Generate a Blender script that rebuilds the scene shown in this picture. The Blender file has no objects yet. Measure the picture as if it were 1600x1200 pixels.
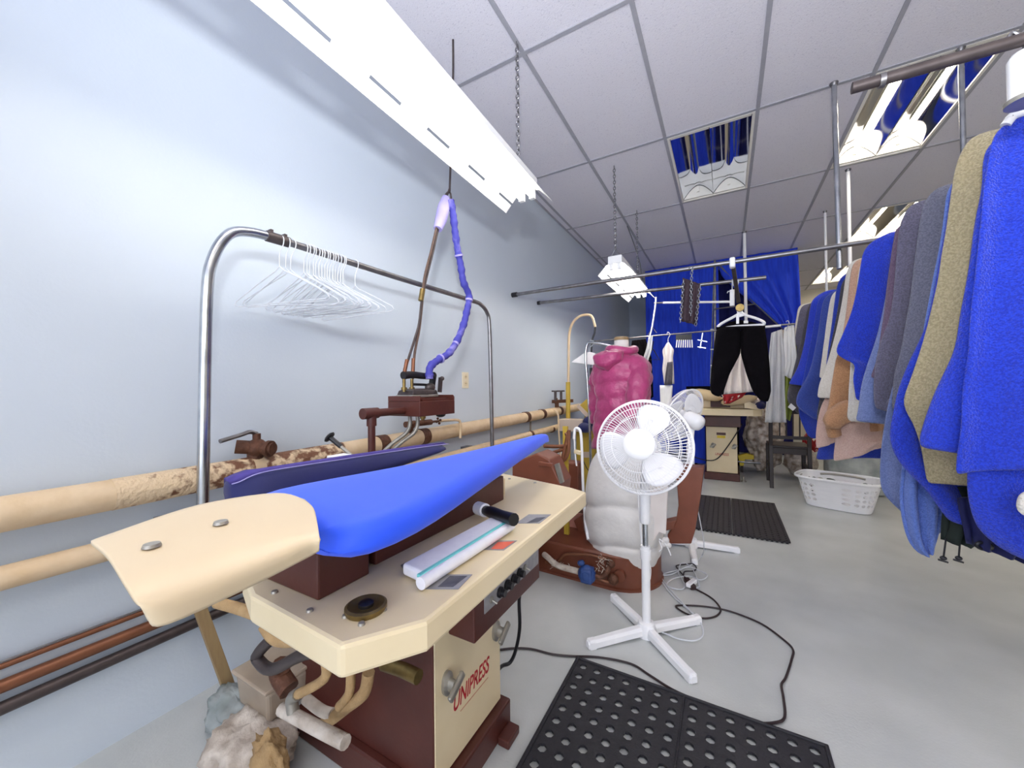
import bpy, bmesh, math, random
from mathutils import Vector, Matrix, noise
R = math.radians
rnd = random.Random(7)
C = bpy.context.scene.collection
# ---------------------------------------------------------------- camera
FPX, YAW, PIT, ROL = 591.65, R(29.4195), R(.66825), R(-.665)
EYE = Vector((1.69, 0.0, 1.10)); CEIL = 3.043
fwd = Vector((-math.sin(YAW)*math.cos(PIT), math.cos(YAW)*math.cos(PIT), math.sin(PIT)))
rt0 = Vector((math.cos(YAW), math.sin(YAW), 0)); up0 = rt0.cross(fwd)
rt = rt0*math.cos(ROL)+up0*math.sin(ROL); upv = -rt0*math.sin(ROL)+up0*math.cos(ROL)
cd = bpy.data.cameras.new('camera'); cam = bpy.data.objects.new('camera', cd); C.objects.link(cam)
cd.sensor_width = 36; cd.lens = FPX/1600*36; cd.clip_start = .02
cam.matrix_world = Matrix(((rt.x, upv.x, -fwd.x, EYE.x), (rt.y, upv.y, -fwd.y, EYE.y), (rt.z, upv.z, -fwd.z, EYE.z), (0, 0, 0, 1)))
bpy.context.scene.camera = cam

def P(px, py, ax, val):
    """the point of the plane ax=val that the photograph shows at pixel (px, py)"""
    d = fwd + rt*((px-800)/FPX) - upv*((py-600)/FPX)
    i = 'xyz'.index(ax)
    return EYE + d*((val-EYE[i])/d[i])

# ---------------------------------------------------------------- mesh builder
class MB:
    def __init__(s): s.v = []; s.f = []
    def add(s, vs, fs):
        n = len(s.v); s.v += [Vector(v) for v in vs]; s.f += [[i+n for i in f] for f in fs]; return s
    def box(s, x0, x1, y0, y1, z0, z1):
        return s.add([(x0,y0,z0),(x1,y0,z0),(x1,y1,z0),(x0,y1,z0),(x0,y0,z1),(x1,y0,z1),(x1,y1,z1),(x0,y1,z1)],
                     [(0,3,2,1),(4,5,6,7),(0,1,5,4),(1,2,6,5),(2,3,7,6),(3,0,4,7)])
    def bar(s, a, b, w, h, up=(0,0,1)):
        a, b = Vector(a), Vector(b); d = (b-a).normalized(); u = Vector(up)
        if abs(d.dot(u)) > .98: u = Vector((0,1,0))
        r = d.cross(u).normalized()*w/2; u = r.cross(d).normalized()*h/2
        vs = [p+q for p in (a, b) for q in (-r-u, r-u, r+u, -r+u)]
        return s.add(vs, [(0,1,2,3),(7,6,5,4),(0,4,5,1),(1,5,6,2),(2,6,7,3),(3,7,4,0)])
    def tube(s, pts, r, n=10, smooth=0, closed=False):
        pts = [Vector(p) for p in pts]
        if smooth: pts = spline(pts, smooth)
        N = len(pts); rr = r if isinstance(r, (list, tuple)) else [r]*N
        if len(rr) != N: rr = [interp(rr, i/(N-1)) for i in range(N)]
        vs = []; prev = None
        for i, p in enumerate(pts):
            if closed: t = pts[(i+1) % N]-pts[i-1]
            else: t = pts[min(i+1, N-1)]-pts[max(i-1, 0)]
            t.normalize()
            if prev is None:
                prev = t.cross(Vector((0,0,1)) if abs(t.z) < .9 else Vector((1,0,0))).normalized()
            prev = (prev-t*prev.dot(t)).normalized(); b = t.cross(prev)
            vs += [p+(prev*math.cos(2*math.pi*k/n)+b*math.sin(2*math.pi*k/n))*rr[i] for k in range(n)]
        fs = []
        for i in range(N if closed else N-1):
            j = (i+1) % N
            for k in range(n): fs.append((i*n+k, i*n+(k+1) % n, j*n+(k+1) % n, j*n+k))
        if not closed: fs += [tuple(range(n-1, -1, -1)), tuple((N-1)*n+k for k in range(n))]
        return s.add(vs, fs)
    def loft(s, rings, cap=True, closed=True):
        n = len(rings[0]); vs = [p for r in rings for p in r]; fs = []
        for i in range(len(rings)-1):
            for k in range(n if closed else n-1): fs.append((i*n+k, i*n+(k+1) % n, (i+1)*n+(k+1) % n, (i+1)*n+k))
        if cap and closed: fs += [tuple(range(n-1, -1, -1)), tuple((len(rings)-1)*n+k for k in range(n))]
        return s.add(vs, fs)
    def lathe(s, prof, c=(0,0,0), axis=(0,0,1), n=24):
        z = Vector(axis).normalized(); x = z.cross(Vector((0,1,0)) if abs(z.y) < .9 else Vector((1,0,0))).normalized(); y = z.cross(x)
        c = Vector(c)
        return s.loft([[c+z*h+(x*math.cos(2*math.pi*k/n)+y*math.sin(2*math.pi*k/n))*max(r, 1e-4) for k in range(n)] for r, h in prof])
    def cyl(s, a, b, r, n=16): return s.tube([a, b], r, n)
    def prism(s, poly, off):
        off = Vector(off); a = [Vector(p) for p in poly]; n = len(a)
        return s.add(a+[p+off for p in a], [tuple(range(n-1, -1, -1)), tuple(range(n, 2*n))]+[(i, (i+1) % n, n+(i+1) % n, n+i) for i in range(n)])
    def grid(s, fn, nu, nv):
        vs = [fn(i/nu, j/nv) for j in range(nv+1) for i in range(nu+1)]
        return s.add(vs, [(j*(nu+1)+i, j*(nu+1)+i+1, (j+1)*(nu+1)+i+1, (j+1)*(nu+1)+i) for j in range(nv) for i in range(nu)])
    def ball(s, c, r, n=16, m=10):
        c = Vector(c); r = Vector(r) if isinstance(r, (tuple, list)) else Vector((r, r, r))
        return s.loft([[c+Vector((r.x*math.sin(math.pi*max(.002, min(.998, j/m)))*math.cos(2*math.pi*k/n), r.y*math.sin(math.pi*max(.002, min(.998, j/m)))*math.sin(2*math.pi*k/n), -r.z*math.cos(math.pi*j/m))) for k in range(n)] for j in range(m+1)])
    def holes(s, fn, nu, nv, q=.3, test=None):
        """sheet of nu x nv cells, each pierced by an eight-sided hole"""
        for j in range(nv):
            for i in range(nu):
                B = [(0,0),(.5,0),(1,0),(1,.5),(1,1),(.5,1),(0,1),(0,.5)]
                out = [fn((i+a)/nu, (j+b)/nv) for a, b in B]
                if test and not test(i, j): s.add(out, [tuple(range(8))]); continue
                inn = [fn((i+.5+q*math.cos(R(225+45*k)))/nu, (j+.5+q*math.sin(R(225+45*k)))/nv) for k in range(8)]
                s.add(out+inn, [(k, (k+1) % 8, 8+(k+1) % 8, 8+k) for k in range(8)])
        return s

def interp(a, t):
    x = t*(len(a)-1); i = min(int(x), len(a)-2); return a[i]*(1-(x-i))+a[i+1]*(x-i)
def lerpv(pts, t):
    """point at share t of a polyline's length"""
    L = [(pts[i+1]-pts[i]).length for i in range(len(pts)-1)]; T = t*sum(L)
    for i, l in enumerate(L):
        if T <= l or i == len(L)-1: return pts[i].lerp(pts[i+1], min(1, T/max(l, 1e-9)))
        T -= l
def spline(pts, k=6):
    pts = [Vector(p) for p in pts]; out = []
    for i in range(len(pts)-1):
        p0, p1, p2, p3 = pts[max(i-1, 0)], pts[i], pts[i+1], pts[min(i+2, len(pts)-1)]
        for j in range(k):
            t = j/k; out.append(.5*((2*p1)+(p2-p0)*t+(2*p0-5*p1+4*p2-p3)*t*t+(3*p1-p0-3*p2+p3)*t**3))
    return out+[pts[-1]]

ORG = {}
def tag(o, label, cat, group=None, kind=None):
    if label: o['label'] = label
    if cat: o['category'] = cat
    if group: o['group'] = group
    if kind: o['kind'] = kind
    return o
def thing(name, label, cat, at, group=None):
    o = bpy.data.objects.new(name, None); C.objects.link(o); o.location = at; o.empty_display_size = .05
    ORG[o.name] = Vector(at)
    return tag(o, label, cat, group)
def obj(name, mb, mat, parent=None, at=None, smooth=False, bevel=0, sub=0, solid=0, label=None, weld=False, seg=2, offset=0):
    org = ORG[parent.name] if parent else Vector(at if at else (0, 0, 0))
    me = bpy.data.meshes.new(name); me.from_pydata([v-org for v in mb.v], [], mb.f)
    bm = bmesh.new(); bm.from_mesh(me)
    if weld: bmesh.ops.remove_doubles(bm, verts=bm.verts, dist=1e-5)
    bmesh.ops.recalc_face_normals(bm, faces=bm.faces); bm.to_mesh(me); bm.free()
    if smooth:
        for p in me.polygons: p.use_smooth = True
    me.materials.append(mat)
    o = bpy.data.objects.new(name, me); C.objects.link(o)
    if parent: o.parent = parent
    else: o.location = org
    ORG[o.name] = org
    if solid:
        m = o.modifiers.new('solid', 'SOLIDIFY'); m.thickness = solid; m.offset = offset
    if bevel:
        m = o.modifiers.new('bevel', 'BEVEL'); m.width = bevel; m.segments = seg; m.limit_method = 'ANGLE'; m.angle_limit = R(40)
    if sub:
        m = o.modifiers.new('sub', 'SUBSURF'); m.levels = sub; m.render_levels = sub
    if smooth == 'auto':
        for p in me.polygons: p.use_smooth = True
        es = [e for e in me.edges]
        bm = bmesh.new(); bm.from_mesh(me)
        for e in bm.edges:
            if len(e.link_faces) == 2 and e.calc_face_angle(0) > R(40): e.smooth = False
        bm.to_mesh(me); bm.free()
    if label: o['label'] = label
    return o
def single(name, mb, mat, label, cat, at=(0, 0, 0), group=None, kind=None, **k):
    return tag(obj(name, mb, mat, None, at, **k), label, cat, group, kind)
def struct(name, mb, mat, parent=None, **k):
    o = obj(name, mb, mat, parent, **k)
    if not parent: o['kind'] = 'structure'
    return o
def dup(root, loc, rotz=0, label=None, group=None):
    r = root.copy(); C.objects.link(r); r.location = loc; r.rotation_euler = (0, 0, rotz)
    if label: r['label'] = label
    if group: r['group'] = group
    for ch in list(root.children):
        c = ch.copy(); C.objects.link(c); c.parent = r
        for g in ch.children:
            d = g.copy(); C.objects.link(d); d.parent = c
    return r

# ---------------------------------------------------------------- materials
def lin(h):
    h = h.lstrip('#'); c = [int(h[i:i+2], 16)/255 for i in (0, 2, 4)]
    return [x/12.92 if x <= .04045 else ((x+.055)/1.055)**2.4 for x in c]+[1]
def mat(name, col, rough=.5, metal=0, col2=None, ns=8, amt=.5, bump=0, bs=60, emit=0, alpha=1, sheen=0, trans=0, coat=0, detail=4, lo=.35, hi=.65, stretch=None, spec=None):
    m = bpy.data.materials.new(name); m.use_nodes = True; n = m.node_tree.nodes; l = m.node_tree.links; b = n['Principled BSDF']
    b.inputs['Base Color'].default_value = lin(col); b.inputs['Roughness'].default_value = rough; b.inputs['Metallic'].default_value = metal
    if spec is not None: b.inputs['Specular IOR Level'].default_value = spec
    if sheen: b.inputs['Sheen Weight'].default_value = sheen
    if coat: b.inputs['Coat Weight'].default_value = coat
    if trans: b.inputs['Transmission Weight'].default_value = trans
    if alpha < 1: b.inputs['Alpha'].default_value = alpha
    if emit: b.inputs['Emission Color'].default_value = lin(col); b.inputs['Emission Strength'].default_value = emit
    tc = n.new('ShaderNodeTexCoord'); src = tc.outputs['Object']
    if stretch:
        mp = n.new('ShaderNodeMapping'); mp.inputs['Scale'].default_value = stretch; l.new(src, mp.inputs[0]); src = mp.outputs[0]
    if col2:
        t = n.new('ShaderNodeTexNoise'); t.inputs['Scale'].default_value = ns; t.inputs['Detail'].default_value = detail; l.new(src, t.inputs['Vector'])
        r = n.new('ShaderNodeMapRange'); r.inputs[1].default_value = lo; r.inputs[2].default_value = hi; r.inputs[4].default_value = amt; l.new(t.outputs['Fac'], r.inputs[0])
        x = n.new('ShaderNodeMix'); x.data_type = 'RGBA'; x.inputs[6].default_value = lin(col); x.inputs[7].default_value = lin(col2)
        l.new(r.outputs[0], x.inputs[0]); l.new(x.outputs[2], b.inputs['Base Color'])
    if bump:
        t = n.new('ShaderNodeTexNoise'); t.inputs['Scale'].default_value = bs; t.inputs['Detail'].default_value = 3; l.new(src, t.inputs['Vector'])
        u = n.new('ShaderNodeBump'); u.inputs['Strength'].default_value = bump; u.inputs['Distance'].default_value = .01; l.new(t.outputs['Fac'], u.inputs['Height']); l.new(u.outputs[0], b.inputs['Normal'])
    return m
M = {}
def terry(key, col, dark): M['t_'+key] = mat('terry_'+key, col, .95, col2=dark, ns=160, amt=.75, bump=.9, bs=220, sheen=.25, detail=2, lo=.4, hi=.6)
M['wall'] = mat('wall_paint', '#cad4df', .38, col2='#c3ced9', ns=1.2, amt=.6, bump=.05, bs=90)
M['wall_far'] = mat('far_wall_paint', '#aab4c4', .25, col2='#9aa5b6', ns=2)
M['wall_beige'] = mat('beige_wall', '#d8cfbb', .7, col2='#cfc5b0', ns=1.5)
M['floor'] = mat('painted_concrete', '#c4c7c6', .33, col2='#b3b7b6', ns=3.2, amt=.8, bump=.08, bs=120, detail=8)
M['tile'] = mat('ceiling_tile', '#e2e0ea', .95, col2='#c6c4d2', ns=140, amt=.9, bump=.2, bs=160, lo=.62, hi=.68)
M['tbar'] = mat('ceiling_tbar', '#a9a9b2', .5, col2='#9d9da8', ns=30)
M['chrome'] = mat('chrome_tube', '#c9cdd2', .22, 1, col2='#8d9299', ns=14, amt=.5)
M['steel'] = mat('dull_steel', '#8e8d90', .4, .9, col2='#6b6768', ns=20)
M['darkpipe'] = mat('dark_iron_pipe', '#59504f', .45, .6, col2='#3e3637', ns=24)
M['cream'] = mat('cream_enamel', '#e3d3b0', .38, col2='#d8c59d', ns=5, amt=.6, spec=.4)
M['creamplate'] = mat('cream_plate', '#e2cfae', .4, col2='#dcc6a2', ns=4, amt=.6)
M['brown'] = mat('brown_enamel', '#53271f', .42, col2='#431d17', ns=6, amt=.7, bump=.04, bs=60)
M['brown2'] = mat('red_brown_enamel', '#7d4632', .42, col2='#693826', ns=6, amt=.7, bump=.04, bs=60)
M['yellow'] = mat('yellow_enamel', '#c2a53a', .45, col2='#ad9030', ns=6, amt=.7)
M['blue'] = mat('blue_pad_cloth', '#2a5fff', .55, col2='#1a4cf0', ns=3, amt=.7, sheen=.1, bump=.02, bs=300)
M['navy'] = mat('navy_pad_cloth', '#0d1458', .7, col2='#0a1048', ns=8, amt=.6, sheen=.1)
M['purple'] = mat('purple_cloth', '#4a3d8e', .75, col2='#3a2f78', ns=40, amt=.5)
M['violet'] = mat('blue_violet_sleeve', '#3d3d9c', .7, col2='#8f88c8', ns=9, amt=.7, lo=.55, hi=.66, bump=.3, bs=50)
M['lilac'] = mat('lilac_sleeve', '#a79fd6', .75, col2='#8f87c6', ns=12, amt=.6)
M['black'] = mat('black_plastic', '#141317', .35, col2='#1c1b20', ns=20)
M['rubber'] = mat('black_rubber', '#1d1c22', .6, col2='#26252c', ns=40, bump=.2, bs=120)
M['rubber2'] = mat('dark_grey_rubber', '#262226', .65, col2='#302b2f', ns=60, bump=.5, bs=100)
M['white'] = mat('white_plastic', '#f2f2f4', .35, col2='#eaeaee', ns=10)
M['whitewire'] = mat('white_coated_wire', '#d2d6dd', .4, col2='#bcc1c9', ns=20)
M['paper'] = mat('white_paper', '#f5f4f2', .8, col2='#ecebea', ns=10)
M['brass'] = mat('aged_brass', '#8f7a4a', .4, .8, col2='#5d4a2b', ns=40)
M['bronze'] = mat('rusty_fitting', '#6a4431', .6, .4, col2='#3f2a22', ns=50, bump=.4, bs=90)
M['lag'] = mat('cream_pipe_lagging', '#dcc5a4', .6, col2='#c9ac84', ns=12, amt=.7, bump=.12, bs=50)
M['cop'] = mat('copper_pipe', '#8a5a40', .42, .5, col2='#6a4130', ns=10)
M['grey'] = mat('grey_metal', '#a7a39a', .4, .6, col2='#8d8980', ns=30)
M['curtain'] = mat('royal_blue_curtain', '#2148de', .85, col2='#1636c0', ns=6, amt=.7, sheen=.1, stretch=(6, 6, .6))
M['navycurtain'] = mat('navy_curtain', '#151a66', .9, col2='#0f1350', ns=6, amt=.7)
M['pink'] = mat('pink_quilted_nylon', '#b03d74', .42, col2='#962d60', ns=14, amt=.7, sheen=.2, bump=.7, bs=26)
M['coat'] = mat('pearl_white_nylon', '#dedbd8', .35, col2='#cfccca', ns=10, amt=.6, sheen=.2, bump=.6, bs=16)
M['pants'] = mat('black_trouser_cloth', '#0b090c', 1, col2='#110e13', ns=40, spec=.1)
M['linen'] = mat('off_white_cloth', '#e4dcd8', .85, col2='#d6cdc9', ns=10)
M['red'] = mat('red_print_cloth', '#a81f28', .8, col2='#f0e6dc', ns=26, amt=1, lo=.6, hi=.64)
M['green'] = mat('olive_green_cloth', '#7f8a3a', .9, col2='#6a752e', ns=14)
M['padcloth'] = mat('tan_pad_cloth', '#d9c39c', .8, col2='#cdb58c', ns=10)
M['wood'] = mat('dark_stained_wood', '#1d0e0c', .4, col2='#271512', ns=6, stretch=(12, 12, 1))
M['tan_wood'] = mat('tan_wood', '#947d58', .6, col2='#82694a', ns=6, stretch=(14, 14, 1))
M['card'] = mat('brown_cardboard', '#b08a5a', .85, col2='#a07c4e', ns=8)
M['teal'] = mat('turquoise_foam', '#7ed8d4', .7, col2='#6fcac8', ns=20)
M['foam'] = mat('white_foam', '#f0f0f6', .7, col2='#e6e6ee', ns=60, bump=.1, bs=200)
M['salmon'] = mat('salmon_decal', '#e0674c', .5, col2='#d85f45', ns=20)
M['decal'] = mat('grey_decal', '#9b9a9c', .5, col2='#7d7c80', ns=40)
M['decal2'] = mat('dark_decal', '#4a4a52', .5, col2='#6d6d74', ns=70)
M['redink'] = mat('red_lettering', '#b3202c', .5, col2='#a81c28', ns=20)
M['yelsign'] = mat('yellow_label', '#e2c62e', .5, col2='#d6ba28', ns=20)
M['tube'] = mat('lit_tube', '#fffaf2', .5, emit=3)
M['tube2'] = mat('lit_warm_tube', '#fff0d6', .5, emit=10)
M['tube3'] = mat('lit_short_tube', '#fffaf2', .5, emit=9)
M['lampwhite'] = mat('white_lamp_enamel', '#f6f6f6', .35, col2='#efeff0', ns=10)
M['mirror'] = mat('specular_reflector', '#e6e8ee', .06, 1, col2='#dfe2ea', ns=5)
M['louver'] = mat('white_troffer', '#ece9e2', .4, col2='#e3e0d8', ns=10)
M['clear'] = mat('clear_grey_plastic', '#8f9a99', .25, col2='#eef1f0', ns=7, alpha=.7, bump=.5, bs=16)
M['bagfilm'] = mat('thin_garment_film', '#d9dbdd', .2, col2='#f3f3f5', ns=14, alpha=.6, bump=.5, bs=20, stretch=(2, 2, .4))
M['bundle'] = mat('brown_mottled_plastic', '#8f7a68', .35, col2='#efe6de', ns=16, amt=.9, bump=.7, bs=24)
M['bluevalve'] = mat('blue_enamel', '#2c4a86', .5, col2='#223a6e', ns=30, bump=.2, bs=60)
M['rag'] = mat('tan_wrapping', '#b39468', .85, col2='#8c6d48', ns=24, bump=.6, bs=60)
M['ragwhite'] = mat('soiled_white_wrap', '#d0c6ba', .8, col2='#7f6a56', ns=22, bump=.6, bs=50)
M['tub'] = mat('translucent_plastic_tub', '#b9a894', .25, col2='#9d8b78', ns=8, alpha=.75)
M['skin'] = mat('dress_form_cloth', '#d8d2cf', .8, col2='#cbc4c0', ns=10)
M['pale'] = mat('pale_pink_grey_enamel', '#c9b7a6', .5, col2='#bba998', ns=8)
terry('royal', '#1c42da', '#0d2ab4'); terry('tan', '#bdb08c', '#9d906e'); terry('grey', '#77798c', '#5e6074'); terry('slate', '#73708a', '#59566a')
terry('denim', '#8496cf', '#6a7cb8'); terry('ltblue', '#6f8de0', '#5776cc'); terry('mauve', '#7a6480', '#64506c'); terry('peach', '#e2b9a0', '#cfa188')
terry('cream', '#f4efe6', '#e4ddd0'); terry('char', '#55525c', '#424048'); terry('steelblue', '#3d56b4', '#2d449c'); terry('rust', '#cc9a70', '#b38058'); terry('blush', '#e8c8bc', '#d8b2a4'); terry('mid', '#2444c4', '#1835aa')
# ================================================================ the room
X1, Y0, Y1 = 5.6, -3.2, 9.7
struct('floor', MB().box(-.1, X1+.1, Y0-.1, Y1+.1, -.08, 0), M['floor'])
struct('wall_left', MB().box(-.12, 0, Y0, Y1, 0, 3.3), M['wall'])
struct('wall_right', MB().box(X1, X1+.12, Y0, Y1, 0, 3.3), M['wall_beige'])
WX0, WX1, WZ0, WZ1 = .35, 5.25, .35, 2.95  # wide opening added in the unseen front wall to let in fill light
struct('wall_front', MB().box(-.12, WX0, Y0-.12, Y0, 0, 3.3).box(WX1, X1+.12, Y0-.12, Y0, 0, 3.3).box(WX0, WX1, Y0-.12, Y0, 0, WZ0).box(WX0, WX1, Y0-.12, Y0, WZ1, 3.3), M['wall_beige'])
fr = MB()
for x in (WX0, 1.98, 3.61, WX1-.05): fr.box(x, x+.05, Y0-.09, Y0-.03, WZ0, WZ1)
for z in (WZ0, WZ1-.05): fr.box(WX0, WX1, Y0-.09, Y0-.03, z, z+.05)
struct('added_window_1', fr, M['louver'])  # frame of the added opening, out of view behind the camera
struct('wall_back', MB().box(-.12, X1+.12, Y1, Y1+.12, 0, 3.3), M['wall_beige'])
struct('wall_partition', MB().box(0, 2.62, 7.9, 8.0, 0, CEIL), M['wall_far'])
GX = [0]+[.088+.61*k for k in range(0, 10)]; GY = [1.938+1.22*j for j in range(-4, 7)]
GX = [x for x in GX if x < X1]+[X1]; GY = [Y0]+[y for y in GY if Y0 < y < Y1]+[Y1]
TROF = {'off': (1.308, 3.158), 'near': (2.528, 3.158), 'mid': (3.138, 5.598), 'far': (3.138, 8.038), 'behind': (2.528, -1.722), 'behind2': (3.138, -.502), 'side': (4.358, 1.938)}  # behind, behind2, side: unseen fixtures added to fill the room with light
mb = MB()
for i in range(len(GX)-1):
    for j in range(len(GY)-1):
        if any(abs(GX[i]-a) < .02 and abs(GY[j]-b) < .02 for a, b in TROF.values()): continue
        mb.box(GX[i], GX[i+1], GY[j], GY[j+1], CEIL+.004, CEIL+.03)
struct('ceiling', mb, M['tile'])
mb = MB()
for x in GX[1:-1]: mb.box(x-.012, x+.012, Y0, Y1, CEIL-.002, CEIL+.006)
for y in GY[1:-1]: mb.box(0, X1, y-.012, y+.012, CEIL-.0025, CEIL+.005)
mb.box(0, .02, Y0, Y1, CEIL-.004, CEIL+.004)
struct('trim_1', mb, M['tbar'])

def troffer(key, label, lit):
    x0, y0 = TROF[key]; x1, y1 = x0+.61, y0+1.22; z = CEIL
    t = thing('ceiling_light', label, 'ceiling light', ((x0+x1)/2, (y0+y1)/2, z))
    fr = MB(); w = .03
    fr.box(x0+.012, x0+w, y0+.012, y1-.012, z-.004, z+.13).box(x1-w, x1-.012, y0+.012, y1-.012, z-.004, z+.13)
    fr.box(x0+w, x1-w, y0+.012, y0+w, z-.004, z+.13).box(x0+w, x1-w, y1-w, y1-.012, z-.004, z+.13).box(x0, x1, y0, y1, z+.13, z+.14)
    obj('frame', fr, M['louver'], t)
    h = (x1-x0-2*w)/2
    for k in range(2):
        a = x0+w+k*h
        rf = MB().grid(lambda u, v: Vector((a+.002+u*(h-.004), y0+w+.002+v*(1.22-2*w-.004), z+.006+.118*(1-abs(2*u-1)**1.7))), 16, 1)
        obj('reflector', rf, M['mirror'], t, smooth=True)
        for yy in (y0+w+.002, y1-w-.03):
            sc = MB().prism([(a+.004+u*(h-.008)/10, yy, z+.004+.118*(1-abs(2*u/10-1)**1.7)*.98) for u in range(11)], (0, .028, 0))
            obj('end_plate', sc, M['louver'], t)
        if lit: obj('tube', MB().cyl((a+h/2, y0+.08, z+.07), (a+h/2, y1-.08, z+.07), .017, 14), M['tube2'], t, smooth='auto')
        so = MB()
        for yy in (y0+.062, y1-.08): obj('socket', MB().box(a+h/2-.012, a+h/2+.012, yy, yy+.02, z+.05, z+.1), M['louver'], t)
troffer('off', 'unlit recessed ceiling light whose mirrored reflector shows blue towels', False)
troffer('near', 'lit recessed ceiling light nearest the hanging towels, two bright tubes', True)
troffer('mid', 'second lit ceiling light, half hidden behind the gray towels', True)
troffer('far', 'farthest lit ceiling light, above the end of the towel row', True)
troffer('behind', 'added unseen recessed ceiling light behind the viewpoint, lit for fill', True)  # added fixture, out of view, brightens the room from behind
troffer('behind2', 'second added unseen ceiling light behind the viewpoint, lit for fill toward the right', True)  # another unseen fixture, added for brightness behind the camera
troffer('side', 'added unseen ceiling light on the far side of the towels, lit for fill', True)  # out of view, added as fill over the right of the room

# ---------------------------------------------------------------- hanging shop lights
def chain(mb, a, b, link=.03, r=.0028):
    a, b = Vector(a), Vector(b); n = max(2, int((b-a).length/(link*.75))); d = (b-a)/n
    t = d.normalized(); s = t.cross(Vector((0, 1, 0)) if abs(t.y) < .9 else Vector((1, 0, 0))).normalized(); q = t.cross(s)
    for i in range(n):
        c = a+d*(i+.5); w = s if i % 2 else q
        mb.tube([c+t*(link/2*math.cos(x))+w*(link*.3*math.sin(x)) for x in [2*math.pi*k/8 for k in range(8)]], r, 5, closed=True)
    return mb
def shoplight(label, xc, y0, y1, z, w, rot, slots, chains):
    t = thing('shop_light', label, 'hanging light', (xc, y1, z))
    def T(x, y, zz): # turn about the far end
        dx, dy = x-xc, y-y1; return Vector((xc+dx*math.cos(rot)-dy*math.sin(rot), y1+dx*math.sin(rot)+dy*math.cos(rot), zz))
    zt = z+.085
    hb = MB(); hb.box(-.06, .06, y0, y1, zt, zt+.07); hb.v = [T(xc+v.x, v.y, v.z) for v in hb.v]
    obj('housing', hb, M['lampwhite'], t, bevel=.004)
    L = y1-y0
    for s in (-1, 1):
        wing = MB()
        prof = [(.05, zt+.003), (.075, zt-.004), (w/2-.004, z+.006), (w/2, z)]
        n = max(8, int(L/.075))
        for i in range(n):
            ya, yb = y0+L*i/n, y0+L*(i+1)/n
            for k in range(3):
                if k == 1 and (i % 4 in slots):
                    # slot: leave a slit in this panel
                    p, q = prof[1], prof[2]
                    for u0, u1 in ((0, .43), (.55, 1)):
                        a = [p[m]+(q[m]-p[m])*u0 for m in (0, 1)]; b = [p[m]+(q[m]-p[m])*u1 for m in (0, 1)]
                        wing.add([T(xc+s*a[0], ya, a[1]), T(xc+s*b[0], ya, b[1]), T(xc+s*b[0], yb, b[1]), T(xc+s*a[0], yb, a[1])], [(0, 1, 2, 3)])
                    continue
                p, q = prof[k], prof[k+1]
                wing.add([T(xc+s*p[0], ya, p[1]), T(xc+s*q[0], ya, q[1]), T(xc+s*q[0], yb, q[1]), T(xc+s*p[0], yb, p[1])], [(0, 1, 2, 3)])
        obj('reflector_wing', wing, M['lampwhite'], t, solid=.0025)
        tb = MB().tube([T(xc+s*.034, y0+.03, zt-.027), T(xc+s*.034, y1-.03, zt-.027)], .019, 16)
        obj('tube', tb, M['tube' if L > 2 else 'tube3'], t, smooth='auto')
        for yy in (y0+.005, y1-.028):
            so = MB().box(xc+s*.034-.016, xc+s*.034+.016, yy, yy+.024, zt-.05, zt)
            so.v = [T(v.x, v.y, v.z) for v in so.v]
            obj('socket', so, M['lampwhite'], t)
    for (cx, cy), col in chains:
        cm = chain(MB(), (cx, cy, CEIL), (cx, cy, zt+.13), .034, .0032)
        for sx in (-.05, .05): cm.tube([(cx, cy, zt+.14), (cx+sx, cy+.005, zt+.06)], .0025, 6)
        obj('chain', cm, M['steel'], t)
shoplight('long bright shop light hanging by chains along the pale blue wall', .695, -.46, 1.985, 2.165, .30, R(1.4), (2, 3), [((.70, 1.857), 0), ((.66, -.2), 0)])
shoplight('short bright shop light hanging before the blue curtain', .868, 3.30, 4.52, 2.09, .30, 0, (2, 3), [((.868, 3.33), 0), ((.868, 4.30), 0)])
single('dangling_cord', MB().tube([(.687, 4.651, CEIL), (.75, 4.66, 2.85), (.83, 4.66, 2.55), (.86, 4.62, 2.28)], .006, 8, smooth=5), M['steel'], 'thin gray cord slanting from the ceiling down to the short shop light', 'cord', at=(.687, 4.651, CEIL))
# ================================================================ pipes along the left wall
def wallpipe(name, label, x, r, pts, m, extra=None):
    t = thing(name, label, 'pipe', (x, 0, pts[0][1]))
    obj('pipe', MB().tube([(x, y, z) for y, z in pts], r, 20), m, t, smooth='auto')
    return t
rust = mat('rusted_lagging', '#dac2a0', .6, col2='#6e4128', ns=34, amt=.95, bump=.7, bs=80, lo=.42, hi=.56, detail=6)
def rust_fade(m, y0, y1):
    n = m.node_tree.nodes; l = m.node_tree.links
    ns_ = next(x for x in n if x.type == 'TEX_NOISE' and x.inputs['Scale'].default_value == 34)
    mr = next(x.to_node for x in ns_.outputs['Fac'].links if x.to_node.type == 'MAP_RANGE'); tc = next(x for x in n if x.type == 'TEX_COORD')
    sx = n.new('ShaderNodeSeparateXYZ'); l.new(tc.outputs['Object'], sx.inputs[0])
    r = n.new('ShaderNodeMapRange'); r.inputs[1].default_value = y0; r.inputs[2].default_value = y1; r.inputs[3].default_value = -.22; r.inputs[4].default_value = .02; l.new(sx.outputs['Y'], r.inputs[0])
    a = n.new('ShaderNodeMath'); a.operation = 'ADD'; l.new(ns_.outputs['Fac'], a.inputs[0]); l.new(r.outputs[0], a.inputs[1]); l.new(a.outputs[0], mr.inputs[0])
rust_fade(rust, .40, .72)
t = thing('steam_pipe', 'thick cream lagged pipe with rusty patches along the pale blue wall', 'pipe', (.08, 0, .8))
obj('pipe', MB().tube([(.08, -1.5, .795), (.08, .5, .795), (.08, 4.6, .855)], .046, 20), M['lag'], t, smooth='auto')
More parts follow.
